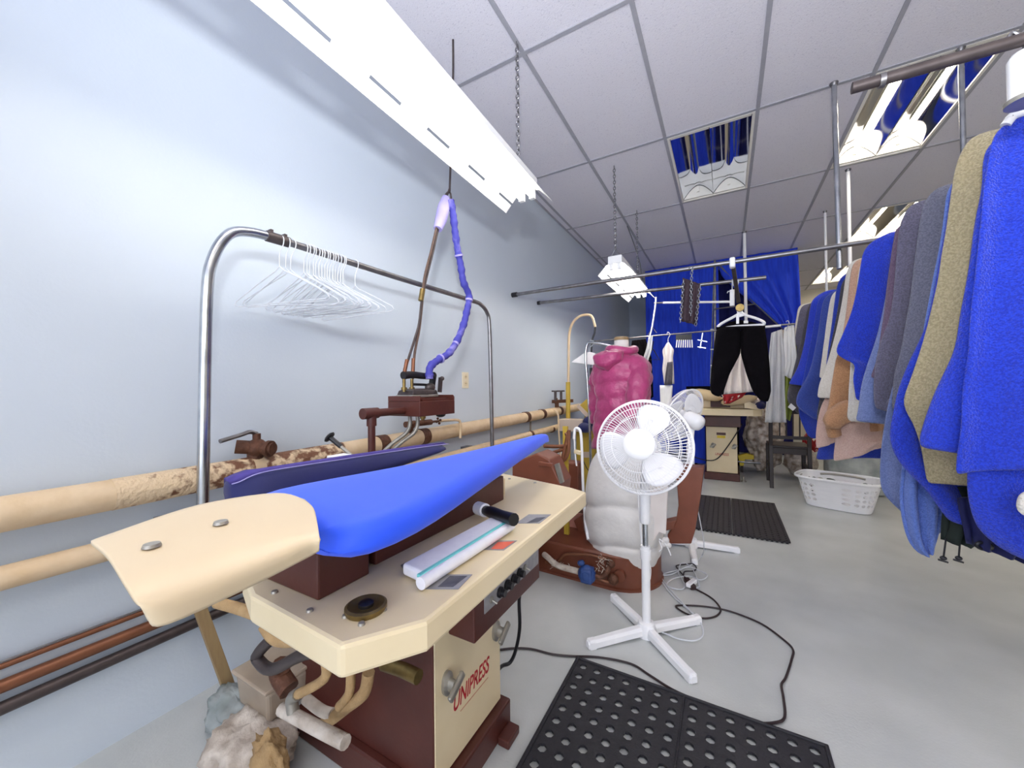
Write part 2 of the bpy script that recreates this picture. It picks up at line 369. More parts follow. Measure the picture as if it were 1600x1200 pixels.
obj('rusted_section', MB().tube([(.08, .40, .795), (.08, .78, .799)], .0472, 20), rust, t, smooth='auto', label='flaking rusty stretch of pipe')
obj('rusted_section', MB().tube([(.08, .82, .7997), (.08, 1.18, .805)], .0468, 20), rust, t, smooth='auto', label='flaking rusty stretch of pipe')
for y in (1.42, 1.74, 3.1, 3.45, 3.9):
    obj('clamp', MB().tube([(.08, y-.03, .8095+(y-1.42)*.0146), (.08, y+.03, .8095+(y-1.42)*.0146)], .0495, 20), M['bronze'], t, smooth='auto', label='rusty pipe coupling')
t = thing('return_pipe', 'thinner cream pipe running under the thick cream pipe', 'pipe', (.08, 0, .63))
obj('pipe', MB().tube([(.08, -1.5, .637), (.08, .5, .632), (.08, 4.6, .68)], .031, 18), M['lag'], t, smooth='auto')
for y in (3.2, 3.7): obj('clamp', MB().tube([(.08, y-.02, .662), (.08, y+.02, .662)], .035, 18), M['bronze'], t, smooth='auto', label='rusty pipe coupling')
t = thing('pipe_strap', 'thin gray strap linking the two cream pipes near the far valve', 'strap', (.05, 3.2, .66))
obj('strap', MB().box(.03, .035, 3.28, 3.31, .66, .83), M['grey'], t)
single('copper_pipe', MB().tube([(.03, -1.5, .345), (.03, .2, .337), (.03, 2.5, .31)], .017, 16), M['cop'], 'brown copper pipe along the wall below the cream pipes', 'pipe', at=(.03, 0, .33), smooth='auto')
single('drain_pipe', MB().tube([(.03, -1.5, .285), (.03, .2, .28), (.03, 2.5, .265)], .017, 16), M['darkpipe'], 'dark iron pipe lowest on the pale blue wall', 'pipe', at=(.03, 0, .28), smooth='auto')
t = thing('conduit', 'thin brown tube with a wire on top, just above the copper pipe', 'pipe', (.02, 0, .39))
obj('pipe', MB().tube([(.02, -1.5, .40), (.02, .2, .385), (.02, 2.5, .365)], .008, 10), M['cop'], t, smooth='auto')
w = MB(); w.tube([(.022, -1.5, .413), (.022, .2, .398), (.022, 2.5, .378)], .0025, 6)
obj('wire', w, M['steel'], t)
# valve with a lever on the rusty pipe
def lever_valve():
    t = thing('valve', 'rusty lever valve on top of the rusted stretch of thick pipe', 'valve', (.08, .8, .84))
    obj('body', MB().cyl((.08, .8, .83), (.08, .8, .885), .028).ball((.09, .8, .88), .036).cyl((.09, .8, .88), (.15, .83, .875), .024).cyl((.09, .8, .88), (.06, .74, .89), .026), M['bronze'], t, smooth='auto')
    obj('flange', MB().cyl((.13, .82, .8765), (.142, .8255, .8755), .032), M['bronze'], t, smooth='auto')
    obj('stem', MB().cyl((.09, .8, .9), (.09, .8, .935), .014), M['bronze'], t, smooth='auto')
    obj('lever', MB().tube([(.09, .8, .935), (.10, .77, .945), (.11, .735, .938), (.13, .66, .925)], .008, 8, smooth=4), M['steel'], t, label='gray steel lever', smooth='auto')
lever_valve()
def tap_valve():
    t = thing('valve', 'pair of small tap handles on the thick pipe beside the yellow pole', 'valve', (.10, 3.84, .9))
    obj('body', MB().cyl((.1, 3.8, .89), (.1, 3.8, .96), .022).bar((.09, 3.72, .955), (.2, 4.0, .955), .035, .035).cyl((.1, 3.78, .93), (.1, 3.78, .99), .018), M['bronze'], t, smooth='auto')
    for y in (3.74, 3.9):
        h = obj('tap_handle', MB().cyl((.11, y, .96), (.11, y, 1.06), .014).bar((.11-.0, y-.04, 1.065), (.11, y+.04, 1.065), .018, .014).bar((.07, y, 1.065), (.15, y, 1.065), .018, .014), M['darkpipe'], t, smooth='auto')
tap_valve()
def side_valve():
    t = thing('valve', 'small brass and iron valve on the thick pipe under the iron shelf', 'valve', (.09, 1.62, .86))
    obj('body', MB().tube([(.09, 1.62, .84), (.10, 1.62, .885), (.14, 1.61, .905)], .02, 12, smooth=4).cyl((.13, 1.55, .905), (.13, 1.76, .902), .017), M['bronze'], t, smooth='auto')
    obj('stem', MB().cyl((.13, 1.69, .92), (.13, 1.69, .985), .011).lathe([(.017, -.012), (.017, .012)], (.13, 1.69, .94)), M['brass'], t, label='brass stem', smooth='auto')
    wheel = MB()
    for k in range(4): wheel.ball((.13+.016*math.cos(k*1.57+.4), 1.83, .903+.016*math.sin(k*1.57+.4)), .008, 8, 6)
    wheel.cyl((.13, 1.76, .902), (.13, 1.83, .902), .007)
    obj('handwheel', wheel, M['bronze'], t, smooth='auto')
    obj('tube', MB().tube([(.13, 1.83, .902), (.13, 1.92, .9), (.13, 2.02, .893), (.13, 2.05, .87), (.13, 2.05, .77)], .009, 10, smooth=4), M['lag'], t, smooth='auto', label='thin cream tube bending down')
side_valve()
t = thing('wall_outlet', 'beige double wall outlet on the pale blue wall', 'outlet', (0, 2.29, 1.16))
obj('plate', MB().box(0, .006, 2.245, 2.325, 1.105, 1.225), mat('outlet_ivory', '#e6dcc2', .4, col2='#ded3b8', ns=9), t, bevel=.003)
for z in (1.14, 1.19):
    s = obj('socket', MB().lathe([(.017, 0), (.017, .003), (.001, .003)], (.006, 2.285, z), (1, 0, 0), 16), M['cream'], t, smooth='auto')
    obj('slot', MB().box(.009, .0095, 2.277, 2.28, z-.004, z+.006).box(.009, .0095, 2.29, 2.293, z-.004, z+.006), M['black'], s)
t = thing('wood_prop', 'narrow tan wooden strip leaning up to the copper pipe', 'strip', (.2, .64, 0))
obj('strip', MB().bar((.155, .69, .0), (.08, .60, .42), .035, .018, up=(1, 0, 0)), M['tan_wood'], t, bevel=.002)
# ================================================================ pressing machines
def text_mesh(name, s, size, mat_, parent, to_world, shear=.25, ext=.0006):
    cu = bpy.data.curves.new(name, 'FONT'); cu.body = s; cu.size = size; cu.shear = shear; cu.extrude = ext; cu.align_x = 'CENTER'; cu.align_y = 'CENTER'; cu.offset = size*.012
    o = bpy.data.objects.new(name, cu); C.objects.link(o)
    dg = bpy.context.evaluated_depsgraph_get(); me = bpy.data.meshes.new_from_object(o.evaluated_get(dg))
    bpy.data.objects.remove(o); bpy.data.curves.remove(cu)
    mb = MB(); mb.v = [to_world(v.co) for v in me.vertices]; mb.f = [list(p.vertices) for p in me.polygons]; bpy.data.meshes.remove(me)
    return obj(name, mb, mat_, parent)
def latch(t, T, y, z, parent):
    b = MB(); b.lathe([(.001, 0), (.02, 0), (.02, .008), (.012, .014), (.010, .03), (.001, .03)], (1.034, y, z), (1, 0, 0), 18)
    for v in b.v: v.z = z+(v.z-z)*1.6
    b.v = [T(v) for v in b.v]; h = obj('latch', b, M['grey'], parent, smooth='auto', label='gray metal latch')
    w = MB(); w.bar((1.068, y-.028, z-.018), (1.068, y+.03, z+.02), .022, .012, up=(1, 0, 0)); w.v = [T(v) for v in w.v]
    obj('wing', w, M['grey'], h, bevel=.005)
def press_base(t, T, table, z=.80, th=.042, deep=.47, near=True):
    def o(name, mb, m, parent=None, **k):
        mb.v = [T(v) for v in mb.v]; return obj(name, mb, m, parent or t, **k)
    o('plinth', MB().box(deep, 1.06, .72, 1.085, 0, .085), M['brown'], bevel=.006)
    o('cabinet', MB().box(deep, 1.03, .743, 1.065, .085, .757), M['brown'], bevel=.004)
    pn = o('cabinet_door', MB().box(1.03, 1.034, .746, 1.063, .09, .752 if near else .62), M['cream'], bevel=.0015, label='cream front door')
    latch(t, T, .79 if near else .815, .325 if near else .40, pn); latch(t, T, 1.035, .325 if near else .40, pn)
    top = MB(); top.prism([(x, y, z-th) for x, y in table], (0, 0, th))
    return o, o('tabletop', top, M['cream'], bevel=.006)

# ---- the near press
t = thing('garment_press', 'large cream and brown utility press with a long royal blue pad, nearest the viewer', 'press', (1.0, .9, 0))
I3 = lambda v: Vector(v)
E1 = P(892, 761, 'z', .8)
tab = [(1.076, .298), (1.29, .29), (1.348, .375), (1.336, 1.057), (E1.x, E1.y), (1.0, 1.155), (.93, 1.14), (.88, 1.05), (.88, .40), (.985, .33)]
o, top = press_base(t, I3, tab)
text_mesh('lettering', 'UNIPRESS', .052, M['redink'], t, lambda c: Vector((1.0345+c.z*.5, .905+c.x*.80, .243+c.y*1.25)))
o('faded_print', MB().box(1.034, 1.0345, .85, .99, .2035, .2065), mat('faded_red_print', '#c07a62', .5, col2='#d0a988', ns=60))
# knobs under the table edge
cb = o('control_box', MB().box(1.0345, 1.12, .80, 1.19, .445, .757), M['brown'], bevel=.004)
cp = o('control_plate', MB().box(1.12, 1.1225, .845, 1.175, .50, .66), M['decal'], cb, label='gray metal control plate')
for px, py in ((784, 926), (795, 914.5), (805, 905), (814, 896)):
    q = P(px, py, 'x', 1.13)
    o('knob', MB().lathe([(.015, 0), (.015, .006), (.011, .008), (.010, .02), (.001, .02)], (1.1225, q.y, q.z), (1, 0, 0), 16), M['black'], cb, smooth='auto', label='black knob')
for px, py in ((771, 938), (823, 887)):
    q = P(px, py, 'x', 1.13)
    o('toggle', MB().lathe([(.009, 0), (.009, .004), (.004, .005), (.001, .005)], (1.1225, q.y, q.z), (1, 0, 0), 12).cyl((1.1225, q.y, q.z), (1.14, q.y+.004, q.z-.008), .003, 8), M['grey'], cb, smooth='auto', label='metal toggle')
# dial on the table
d0 = P(572, 953, 'z', .8)
dl = o('dial', MB().lathe([(.026, 0), (.0275, .002), (.0275, .007), (.024, .009), (.016, .006), (.001, .006)], (d0.x, d0.y, .8), n=28), M['brass'], label='round brass dial', smooth='auto')
o('dial_button', MB().lathe([(.010, 0), (.010, .004), (.007, .006), (.001, .0065)], (d0.x, d0.y, .806)), M['black'], dl, smooth='auto')
for px, py in ((540, 964), (565, 976), (599, 953.5), (484, 955), (429, 926)):
    q = P(px, py, 'z', .8); o('screw', MB().lathe([(.0048, 0), (.004, .003), (.001, .0035)], (q.x, q.y, .8), n=12), M['grey'], top, smooth='auto')
for px, py in ((796, 748.5), (836, 755)):
    q = P(px, py, 'z', .8); o('screw', MB().lathe([(.0048, 0), (.004, .003), (.001, .0035)], (q.x, q.y, .8), n=12), M['grey'], top, smooth='auto')
# decals on the table
def decal(pxs, m, inner=None, mi=None, label=None):
    s = o('label_plate', MB().prism([P(a, b, 'z', .8004) for a, b in pxs], (0, 0, .0006)), m, top, label=label)
    if inner: o('print', MB().prism([P(a, b, 'z', .8012) for a, b in inner], (0, 0, .0003)), mi, t)
decal([(664, 921), (716, 921), (738, 898), (692, 898)], M['decal'], [(684, 917), (708, 917), (730, 900), (703, 900)], M['decal2'], 'gray instruction plate')
decal([(750, 859), (787, 860), (808, 845), (775, 845)], M['decal'], [(767, 858), (786, 858), (804, 846), (778, 847)], M['salmon'], 'salmon and gray instruction plate')
decal([(806, 818), (843, 818), (861, 804), (826, 804)], M['decal'], [(823, 817), (840, 816), (853, 808), (838, 809)], M['decal2'], 'small gray instruction plate')
# lever with a black grip
a, b = P(757, 797, 'z', .825), P(803, 812, 'z', .835)
o('lever_collar', MB().cyl(a+(a-b)*.25, a+(b-a)*.03, .015), M['foam'], smooth='auto')
o('lever_grip', MB().tube([a, a.lerp(b, .3), a.lerp(b, .6), b], [.010, .013, .0115, .013], 12, smooth=3), M['black'], smooth='auto', label='black rubber grip')
# head post and pedestal
o('head_post', MB().box(.93, 1.18, .335, .425, .80, .905), M['brown'], bevel=.003)
o('head_base', MB().box(.93, 1.165, .45, .88, .80, .865).box(.93, 1.15, .46, .87, .865, .885), M['brown'], bevel=.003)
o('support_tube', MB().cyl((1.1, .44, .80), (1.1, .44, .90), .012), M['steel'], smooth='auto')
o('bracket', MB().box(.95, 1.14, .88, .93, .80, .845), M['cream'], bevel=.003)
# the blue buck
sec = [(.29, 1.07, 1.27), (.31, 1.025, 1.298), (.36, 1.0, 1.312), (.45, 1.015, 1.303), (.58, 1.048, 1.272), (.70, 1.062, 1.244), (.9, 1.078, 1.198), (1.1, 1.092, 1.155), (1.24, 1.099, 1.128), (1.30, 1.105, 1.116)]
rings = []
for i, (y, a, b) in enumerate(sec):
    zt, zb = .937, (.882 if y < 1 else .882+(y-1)*.05); w = b-a; e = min(.03, w*.3); m_ = (a+b)/2
    if i in (0, len(sec)-1): zt -= .014; zb += .014
    n = 7; top_ = [(b-e*(1-math.cos(R(90*k/n))), zt-.027+.027*math.sin(R(90*k/n))) for k in range(n+1)] # right side up
    r = [(m_, zb), (b-e, zb), (b-.002, zb+.012), (b, zt-.03)]+top_+[(m_, zt+.003), (a+e, zt), (a+e*.3, zt-.006), (a, zt-.03), (a+.002, zb+.012), (a+e, zb)]
    rings.append([Vector((x, y, z)) for x, z in r])
bk = o('buck', MB().loft(rings), M['blue'], smooth=True, sub=1, label='long royal blue padded board')
fr = MB()
pts = [(1.06+k*.011, .303-.002*math.sin(k*1.4)-.006*math.sin(math.pi*k/19), .8835) for k in range(20)]
fr.tube(pts, [.0045+.0015*math.sin(k*1.9) for k in range(20)], 8)
# the cream sleeve plate
zz = [.952, .951, .945, .931, .908]
cols = [[(142, 845), (168, 867), (193, 906), (219, 948), (230, 969)], [(174, 833), (202, 855), (228, 894), (250, 938), (262, 976)], [(312, 788), (340, 808), (364, 848), (384, 888), (396, 915)], [(430, 770), (452, 782), (468, 812), (476, 846), (480, 872)], [(476, 780), (490, 794), (496, 818), (499, 842), (499, 861)]]
zc = [[z for z in zz], [z for z in zz], [z for z in zz], [z+.0005 for z in (.952, .951, .947, .938, .916)], [.951, .950, .946, .939, .922]]
G = [[P(px, py, 'z', zc[c][r]) for r, (px, py) in enumerate(col)] for c, col in enumerate(cols)]
G2 = [spline(g, 5) for g in G]
ncol = len(G2[0]); rows = [spline([g[i] for g in G2], 5) for i in range(ncol)]
pm = MB().add([p for r_ in rows for p in r_], [(i*len(rows[0])+j, i*len(rows[0])+j+1, (i+1)*len(rows[0])+j+1, (i+1)*len(rows[0])+j) for i in range(ncol-1) for j in range(len(rows[0])-1)])
sp = o('sleeve_plate', pm, M['creamplate'], smooth=True, solid=.004, offset=-1, label='curved cream metal plate')
for px, py in ((345, 818), (237, 854)):
    q = P(px, py, 'z', .951); o('rivet', MB().lathe([(.0075, 0), (.0065, .003), (.001, .004)], (q.x, q.y, .951), n=14), M['grey'], sp, smooth='auto')
# navy pad behind
stp = [(361, 757), (374, 753), (395, 743), (422, 736), (470, 728), (528, 719), (600, 708), (660, 699), (700, 694)]
bkp = [(360, 748), (367, 743), (387, 736), (422, 732), (472, 725), (528, 716), (600, 706), (660, 697.5), (700, 693)]
n_ = len(stp); Sx = [.60+.14*(i/(n_-1)) for i in range(n_)]
S_ = [P(p[0], p[1], 'x', Sx[i]) for i, p in enumerate(stp)]; B_ = [P(p[0], p[1], 'x', Sx[i]-.05) for i, p in enumerate(bkp)]
for i in range(n_): B_[i].y = S_[i].y+.01; B_[i].x = S_[i].x-.055; B_[i].z = max(B_[i].z, S_[i].z-.004)
rings = []
for i in range(n_):
    s_, b_ = S_[i], B_[i]; d = (.085, .085, .085, .085, .085, .08, .06, .035, .018)[i]
    mid = s_.lerp(b_, .5)+Vector((0, 0, .004))
    rings.append([s_, s_+Vector((.012, 0, -.006)), s_+Vector((.03, -.004, -d*.5)), s_+Vector((.036, -.008, -d)), b_+Vector((.02, 0, -d)), b_+Vector((-.012, 0, -.03)), b_, mid])
c0 = sum(rings[0], Vector())/8
rings.insert(0, [c0+(p-c0)*.8+Vector((0, -.006, 0)) for p in rings[0]])
npad = o('sleeve_buck', MB().loft(rings), M['navy'], smooth=True, sub=1, label='navy padded board behind the blue one')
st = MB(); st.tube([p+Vector((.004, 0, .0015)) for p in S_], .0014, 5, smooth=6)
o('stitching', st, M['lilac'], npad, label='pale stitching')
o('rim', MB().loft([[S_[i]+Vector((-.004, 0, .0005)), S_[i].lerp(B_[i], .5)+Vector((0, 0, .008)), B_[i]+Vector((-.004, 0, .003)), B_[i]+Vector((-.006, 0, -.012))] for i in range(n_)]), M['purple'], npad, smooth=True, label='purple cloth rim')
qz = P(540, 716, 'x', .655)
o('buckle', MB().box(qz.x-.05, qz.x-.01, qz.y-.03, qz.y+.03, qz.z, qz.z+.008), M['foam'], npad, bevel=.002)
o('pad_column', MB().cyl((.66, .8, .757), (.66, .8, .80), .03).box(.6, .9, .77, .83, .72, .757), M['brown'], smooth='auto')
a, b = P(551, 713, 'x', .62), P(515, 683, 'x', .55)
lv = o('hand_lever', MB().tube([a, a.lerp(b, .6)], .0055, 10), M['grey'], smooth='auto')
o('knob', MB().tube([a.lerp(b, .5), b], .008, 10).lathe([(.001, -.004), (.018, -.003), (.02, .001), (.014, .006), (.001, .008)], b, (b-a)), M['black'], lv, smooth='auto', label='black round knob')
# cable and pipes below
q0, q1 = P(808, 905, 'x', 1.1), P(784, 1042, 'z', .01)
o('power_cable', MB().tube([(1.09, 1.17, .45), P(812, 930, 'y', 1.18), P(812, 980, 'y', 1.18), P(806, 1015, 'y', 1.18), P(797, 1035, 'y', 1.17), P(784, 1041, 'y', 1.14), (1.0, 1.08, .14)], .0062, 10, smooth=6), M['black'], smooth='auto', label='black cable loop')
def up(pts, yv, r, m, nm, sm=5, lab=None, n=10): o(nm, MB().tube([P(a, b, 'y', yv) for a, b in pts], r, n, smooth=sm), m, smooth='auto', label=lab)
up([(412, 978), (425, 996), (442, 1003), (470, 999), (500, 985)], .46, .011, M['rag'], 'wrapped_pipe', lab='tan wrapped pipe')
up([(424, 998), (404, 1020), (403, 1031), (425, 1046), (470, 1024), (520, 1010)], .50, .013, M['darkpipe'], 'pipe')
up([(440, 1040), (436, 1052), (452, 1078)], .52, .022, M['bronze'], 'pipe_joint', lab='rusty joint')
up([(508, 1030), (507, 1060), (465, 1085)], .50, .010, M['rag'], 'wrapped_pipe', lab='tan wrapped pipe')
up([(466, 1084), (456, 1092), (458, 1112)], .50, .013, M['grey'], 'pipe_elbow', lab='gray elbow')
up([(440, 1108), (470, 1124), (500, 1140), (540, 1160)], .50, .0135, M['ragwhite'], 'lagged_pipe', lab='off-white lagged pipe')
up([(478, 1092), (502, 1110), (520, 1116)], .56, .012, M['ragwhite'], 'lagged_pipe', lab='off-white lagged pipe')
up([(548, 1046), (546, 1082), (530, 1104)], .55, .010, M['rag'], 'wrapped_pipe', lab='tan wrapped pipe')
up([(576, 1050), (569, 1082), (546, 1102), (520, 1122), (500, 1135)], .56, .013, M['rag'], 'wrapped_pipe', lab='tan wrapped pipe')
up([(600, 1037), (628, 1046), (654, 1058)], .66, .016, M['brass'], 'pipe_union', sm=3, lab='brass pipe end')
up([(400, 960), (370, 950), (340, 942)], .36, .010, M['rag'], 'wrapped_pipe', lab='tan wrapped pipe')
o('valve_drum', MB().cyl((.93, .60, .64), (.93, .60, .757), .045), M['navy'], smooth='auto')
o('foot_pedal', MB().box(1.06, 1.10, 1.0, 1.07, .0, .025), M['brown'], bevel=.004)

# white and turquoise padded strips on the table
t = thing('press_pad', 'white foam slab with turquoise edge lying on the press table', 'pad', (1.24, .6, .8))
def slab(nm, near, farr, zt, zb, m):
    a, b = [P(*q, 'z', zt) for q in near], [P(*q, 'z', zt) for q in farr]
    poly = [a[0], a[1], b[1], b[0]]
    return obj(nm, MB().prism([Vector((p.x, p.y, zb)) for p in poly], (0, 0, zt-zb)), m, t, bevel=.005, seg=3)
slab('slab', ((628, 880), (664, 896)), ((769, 806), (799, 810)), .822, .803, M['foam'])
slab('turquoise_edge', ((664, 897), (672, 897)), ((798, 811), (802, 813)), .818, .804, M['teal'])
t = thing('press_pad', 'narrow white foam roll in front of the wider slab on the press table', 'pad', (1.27, .6, .8))
a, b = P(657, 912, 'z', .812), P(799, 821, 'z', .812)
obj('roll', MB().tube([a, b], .0095, 14), M['foam'], t, smooth='auto')
obj('turquoise_strip', MB().bar(a+Vector((-.007, .003, .008)), b+Vector((-.007, .003, .008)), .007, .005), M['teal'], t, bevel=.001)
t = thing('tray', 'thin gray oval tray under the white foam slab', 'tray', (1.2, .5, .8))
obj('tray', MB().prism([P(a, b, 'z', .8008) for a, b in ((626, 884), (632, 893), (650, 901), (664, 900), (700, 876), (690, 860), (650, 872))], (0, 0, .0015)), M['grey'], t)

# ================================================================ hanging rack with wire hangers
t = thing('garment_rack', 'bent chrome tube garment rack along the pale blue wall', 'rack', (.25, .56, .6))
mb = MB().tube([(.25, .560, .63), (.25, .566, 1.0), (.25, .574, 1.40), (.25, .590, 1.53), (.25, .635, 1.625), (.25, .70, 1.657), (.25, .80, 1.665)], .0165, 16, smooth=6)
obj('bent_tube', mb, M['chrome'], t, smooth='auto')
mb = MB().tube([(.25, .79, 1.665), (.25, 1.4, 1.669), (.25, 2.02, 1.678), (.25, 2.14, 1.67), (.25, 2.21, 1.63), (.25, 2.238, 1.55), (.25, 2.25, 1.2), (.25, 2.26, .62)], .0135, 16, smooth=6)
obj('bent_tube', mb, M['steel'], t, smooth='auto')
obj('splice_sleeve', MB().cyl((.25, .755, 1.663), (.25, .835, 1.6655), .0195).box(.24, .26, .765, .775, 1.65, 1.69).box(.24, .26, .815, .825, 1.65, 1.69), M['darkpipe'], t, smooth='auto', label='dark splice sleeve')
for y in (.56, 2.26): obj('wall_bracket', MB().tube([(.266, y, .632), (.05, y, .64)], .013, 10).box(.002, .05, y-.04, y+.04, .60, .68), M['steel'], t, smooth='auto')

def hanger_mesh(w=.2, dz=.105, foot=.022, r=.0019, hook=.021):
    mb = MB(); pts = [(-.0, 0, -dz)]
    mb.tube([(-w, 0, -dz-.105), (-w*.5, 0, -dz-.048), (-.02, 0, -dz-.006), (0, 0, -dz+.012), (.02, 0, -dz-.006), (w*.5, 0, -dz-.048), (w, 0, -dz-.105), (w+.006, 0, -dz-.118), (w-.01, 0, -dz-.125), (0, 0, -dz-.125), (-w+.01, 0, -dz-.125), (-w-.006, 0, -dz-.118)], r, 6, closed=True)
    mb.tube([(0, 0, -dz+.01), (.002, 0, -.045), (hook*.75, 0, -.02), (hook, 0, .002), (hook*.75, 0, hook*.8), (0, 0, hook+.0035), (-hook*.75, 0, hook*.8), (-hook, 0, .0)], r, 6, smooth=4)
    return mb
HL = 'white wire coat hangers bunched on the chrome rack'
def zr(y): return 1.665+(y-.8)*.0101
hm = obj('coat_hanger', hanger_mesh(), M['whitewire'], None, (0, 0, 0)); hm['category'] = 'hanger'; hm['group'] = HL
ys = [(.80, 17), (.825, 12), (.845, 20)]+[(.895+.0125*i, rnd.uniform(2, 26)) for i in range(15)]+[(1.13, 8)]
for i, (y, a) in enumerate(ys):
    h = hm if i == 0 else hm.copy()
    if i: C.objects.link(h)
    h.location = (.25, y, zr(y)+.0135-.0245+.004); h.rotation_euler = (0, R(rnd.uniform(-2, 2)), R(a))
    h['label'] = 'white wire hanger at the splice sleeve, first of the bunch' if i == 0 else ('white wire hanger alone at the far end of the bunch' if i == len(ys)-1 else (('second' if i == 1 else 'third')+' white wire hanger from the splice sleeve, before the tight bunch' if i < 3 else 'white wire hanger packed in the middle of the bunch on the chrome rack'))
ORG[hm.name] = Vector()

# ================================================================ iron, its shelf and hoses
t = thing('iron_stand', 'brown steel iron shelf on a brown pipe post beside the wall pipes', 'stand', (.4, 1.09, 0))
obj('post', MB().cyl((.4, 1.09, 0), (.4, 1.09, .985), .015), M['brown'], t, smooth='auto')
obj('elbow', MB().tube([(.4, 1.045, 1.003), (.4, 1.12, 1.003)], .023, 16).cyl((.4, 1.09, .95), (.4, 1.09, 1.0), .02), M['brown'], t, smooth='auto')
obj('arm', MB().cyl((.4, 1.1, 1.003), (.4, 1.29, 1.003), .017), M['brown'], t, smooth='auto')
tr = MB().box(.30, .50, 1.27, 1.52, .978, 1.045)
tr.box(.30, .50, 1.27, 1.276, 1.045, 1.07).box(.30, .306, 1.276, 1.514, 1.045, 1.07).prism([(.30, 1.514, 1.045), (.50, 1.514, 1.045), (.50, 1.514, 1.062), (.492, 1.514, 1.072), (.30, 1.514, 1.072)], (0, .006, 0))
obj('shelf', tr, M['brown'], t, bevel=.002)
obj('shelf_ridge', MB().box(.32, .49, 1.30, 1.5, 1.045, 1.056).box(.455, .465, 1.30, 1.5, 1.056, 1.062), M['brown'], t)
for k, dx in enumerate((0, .03)):
    obj('flexible_tube', MB().tube([(.37+dx, 1.34+k*.02, .98), (.37+dx, 1.34+k*.02, .93), (.36+dx, 1.32+k*.02, .89), (.33+dx, 1.27+k*.02, .85), (.30+dx, 1.23+k*.02, .80), (.28+dx, 1.2+k*.02, .72)], .0095, 12, smooth=5), M['grey'], t, smooth='auto')
obj('thermostat', MB().ball((.46, 1.46, .975), (.02, .03, .014)), M['black'], t, smooth='auto')
t = thing('steam_iron', 'black industrial steam iron resting on the brown shelf', 'iron', (.4, 1.4, 1.06))
def sole(z, k): return [Vector((.4+k*x, 1.385+k*y, z)) for x, y in ((-.052, -.11), (-.05, .0), (-.035, .07), (-.012, .115), (0, .125), (.012, .115), (.035, .07), (.05, 0), (.052, -.11))]
obj('soleplate', MB().loft([sole(1.0635, 1), sole(1.075, 1)]), M['grey'], t, bevel=.002)
obj('body', MB().loft([sole(1.0755, .97), sole(1.095, .9), sole(1.105, .62)]), M['darkpipe'], t, bevel=.003)
obj('handle', MB().tube([(.4, 1.27, 1.165), (.4, 1.33, 1.17), (.4, 1.41, 1.166), (.4, 1.48, 1.17)], [.019, .017, .016, .019], 14, smooth=4), M['black'], t, smooth='auto', label='black handle')
obj('handle_post', MB().bar((.4, 1.46, 1.1), (.4, 1.475, 1.165), .03, .02, up=(0, 1, 0)).bar((.4, 1.33, 1.125), (.4, 1.45, 1.122), .016, .012), M['black'], t, bevel=.003)
for y, z in ((1.275, 1.15), (1.325, 1.15)): obj('fitting', MB().cyl((.4, y, 1.09), (.4, y, z), .0075).lathe([(.013, -.006), (.013, .006)], (.4, y, 1.105)), M['brass'], t, smooth='auto', label='brass fitting')
obj('solenoid', MB().ball((.41, 1.44, 1.11), (.022, .03, .022)).bar((.42, 1.5, 1.085), (.42, 1.51, 1.16), .014, .018).ball((.42, 1.52, 1.155), .012), M['darkpipe'], t, smooth='auto')
def px4(pts, x=.4): return [P(a, b, 'x', x) for a, b in pts]
t = thing('hose_hanger', 'thin black iron rod hanging from the ceiling above the iron', 'rod', (.4, 1.665, CEIL))
top_ = P(708, 67, 'x', .4)
obj('rod', MB().tube([(.4, top_.y, CEIL), (.4, top_.y-.005, 2.8), P(703, 285, 'x', .4), P(702, 296, 'x', .4), P(697, 308, 'x', .4)], .0058, 8, smooth=4), M['darkpipe'], t, smooth='auto')
obj('hook', MB().tube(px4([(706, 322), (704, 303), (699, 301), (692, 312), (691, 322)]), .005, 8, smooth=4), M['darkpipe'], t, smooth='auto')
M['darkhose'] = mat('brown_hose_rubber', '#5b463c', .5, col2='#463630', ns=30)
t = thing('steam_hose', 'thin steam hoses running from the lilac sleeve down to the iron', 'hose', P(690, 335, 'x', .4))
obj('sleeve', MB().tube(px4([(697, 309), (693, 325), (689, 343), (684, 358)]), [.02, .032, .031, .022], 14, smooth=5), M['lilac'], t, smooth='auto', label='lilac padded sleeve')
obj('hose', MB().tube(px4([(685, 355), (676, 395), (666, 435), (659, 470), (655, 505), (648, 530), (640, 555), (634, 575), (631.5, 590)]), .0062, 8, smooth=4), M['darkpipe'], t, smooth='auto')
obj('hose', MB().tube(px4([(682, 356), (673, 395), (663, 435), (659, 480), (655, 515), (650, 540), (647, 560), (645, 592)]), .0062, 8, smooth=4), M['darkhose'], t, smooth='auto', label='brown hose')
obj('hose_union', MB().tube(px4([(660.5, 452), (657.5, 470)]), .013, 10), M['brass'], t, smooth='auto', label='brass union')
obj('hose_end', MB().tube(px4([(636, 562), (632, 582)]), .009, 10).tube(px4([(646, 560), (645, 584)]), .009, 10), M['cop'], t, smooth='auto')
t = thing('steam_hose', 'thick blue violet padded hose bending down to the front of the iron', 'hose', P(705, 320, 'x', .42))
pts = spline(px4([(704, 312), (708, 335), (711, 362), (715, 390), (720, 415), (724, 440), (733, 463), (729, 488), (724, 508), (713, 535), (700, 553), (684, 563), (672, 574), (671, 592)], .43), 8)
rr = [.0165+.0035*abs(math.sin(i*.42))+.002*math.sin(i*1.7) for i in range(len(pts))]
obj('padded_hose', MB().tube(pts, rr, 14), M['violet'], t, smooth='auto')
rg = MB()
for k in (27, 50, 73, 86): rg.tube([pts[k-1].lerp(pts[k], .4), pts[k].lerp(pts[k+1], .3)], rr[k]*1.12, 14)
obj('tie', rg, M['lilac'], t, smooth='auto')
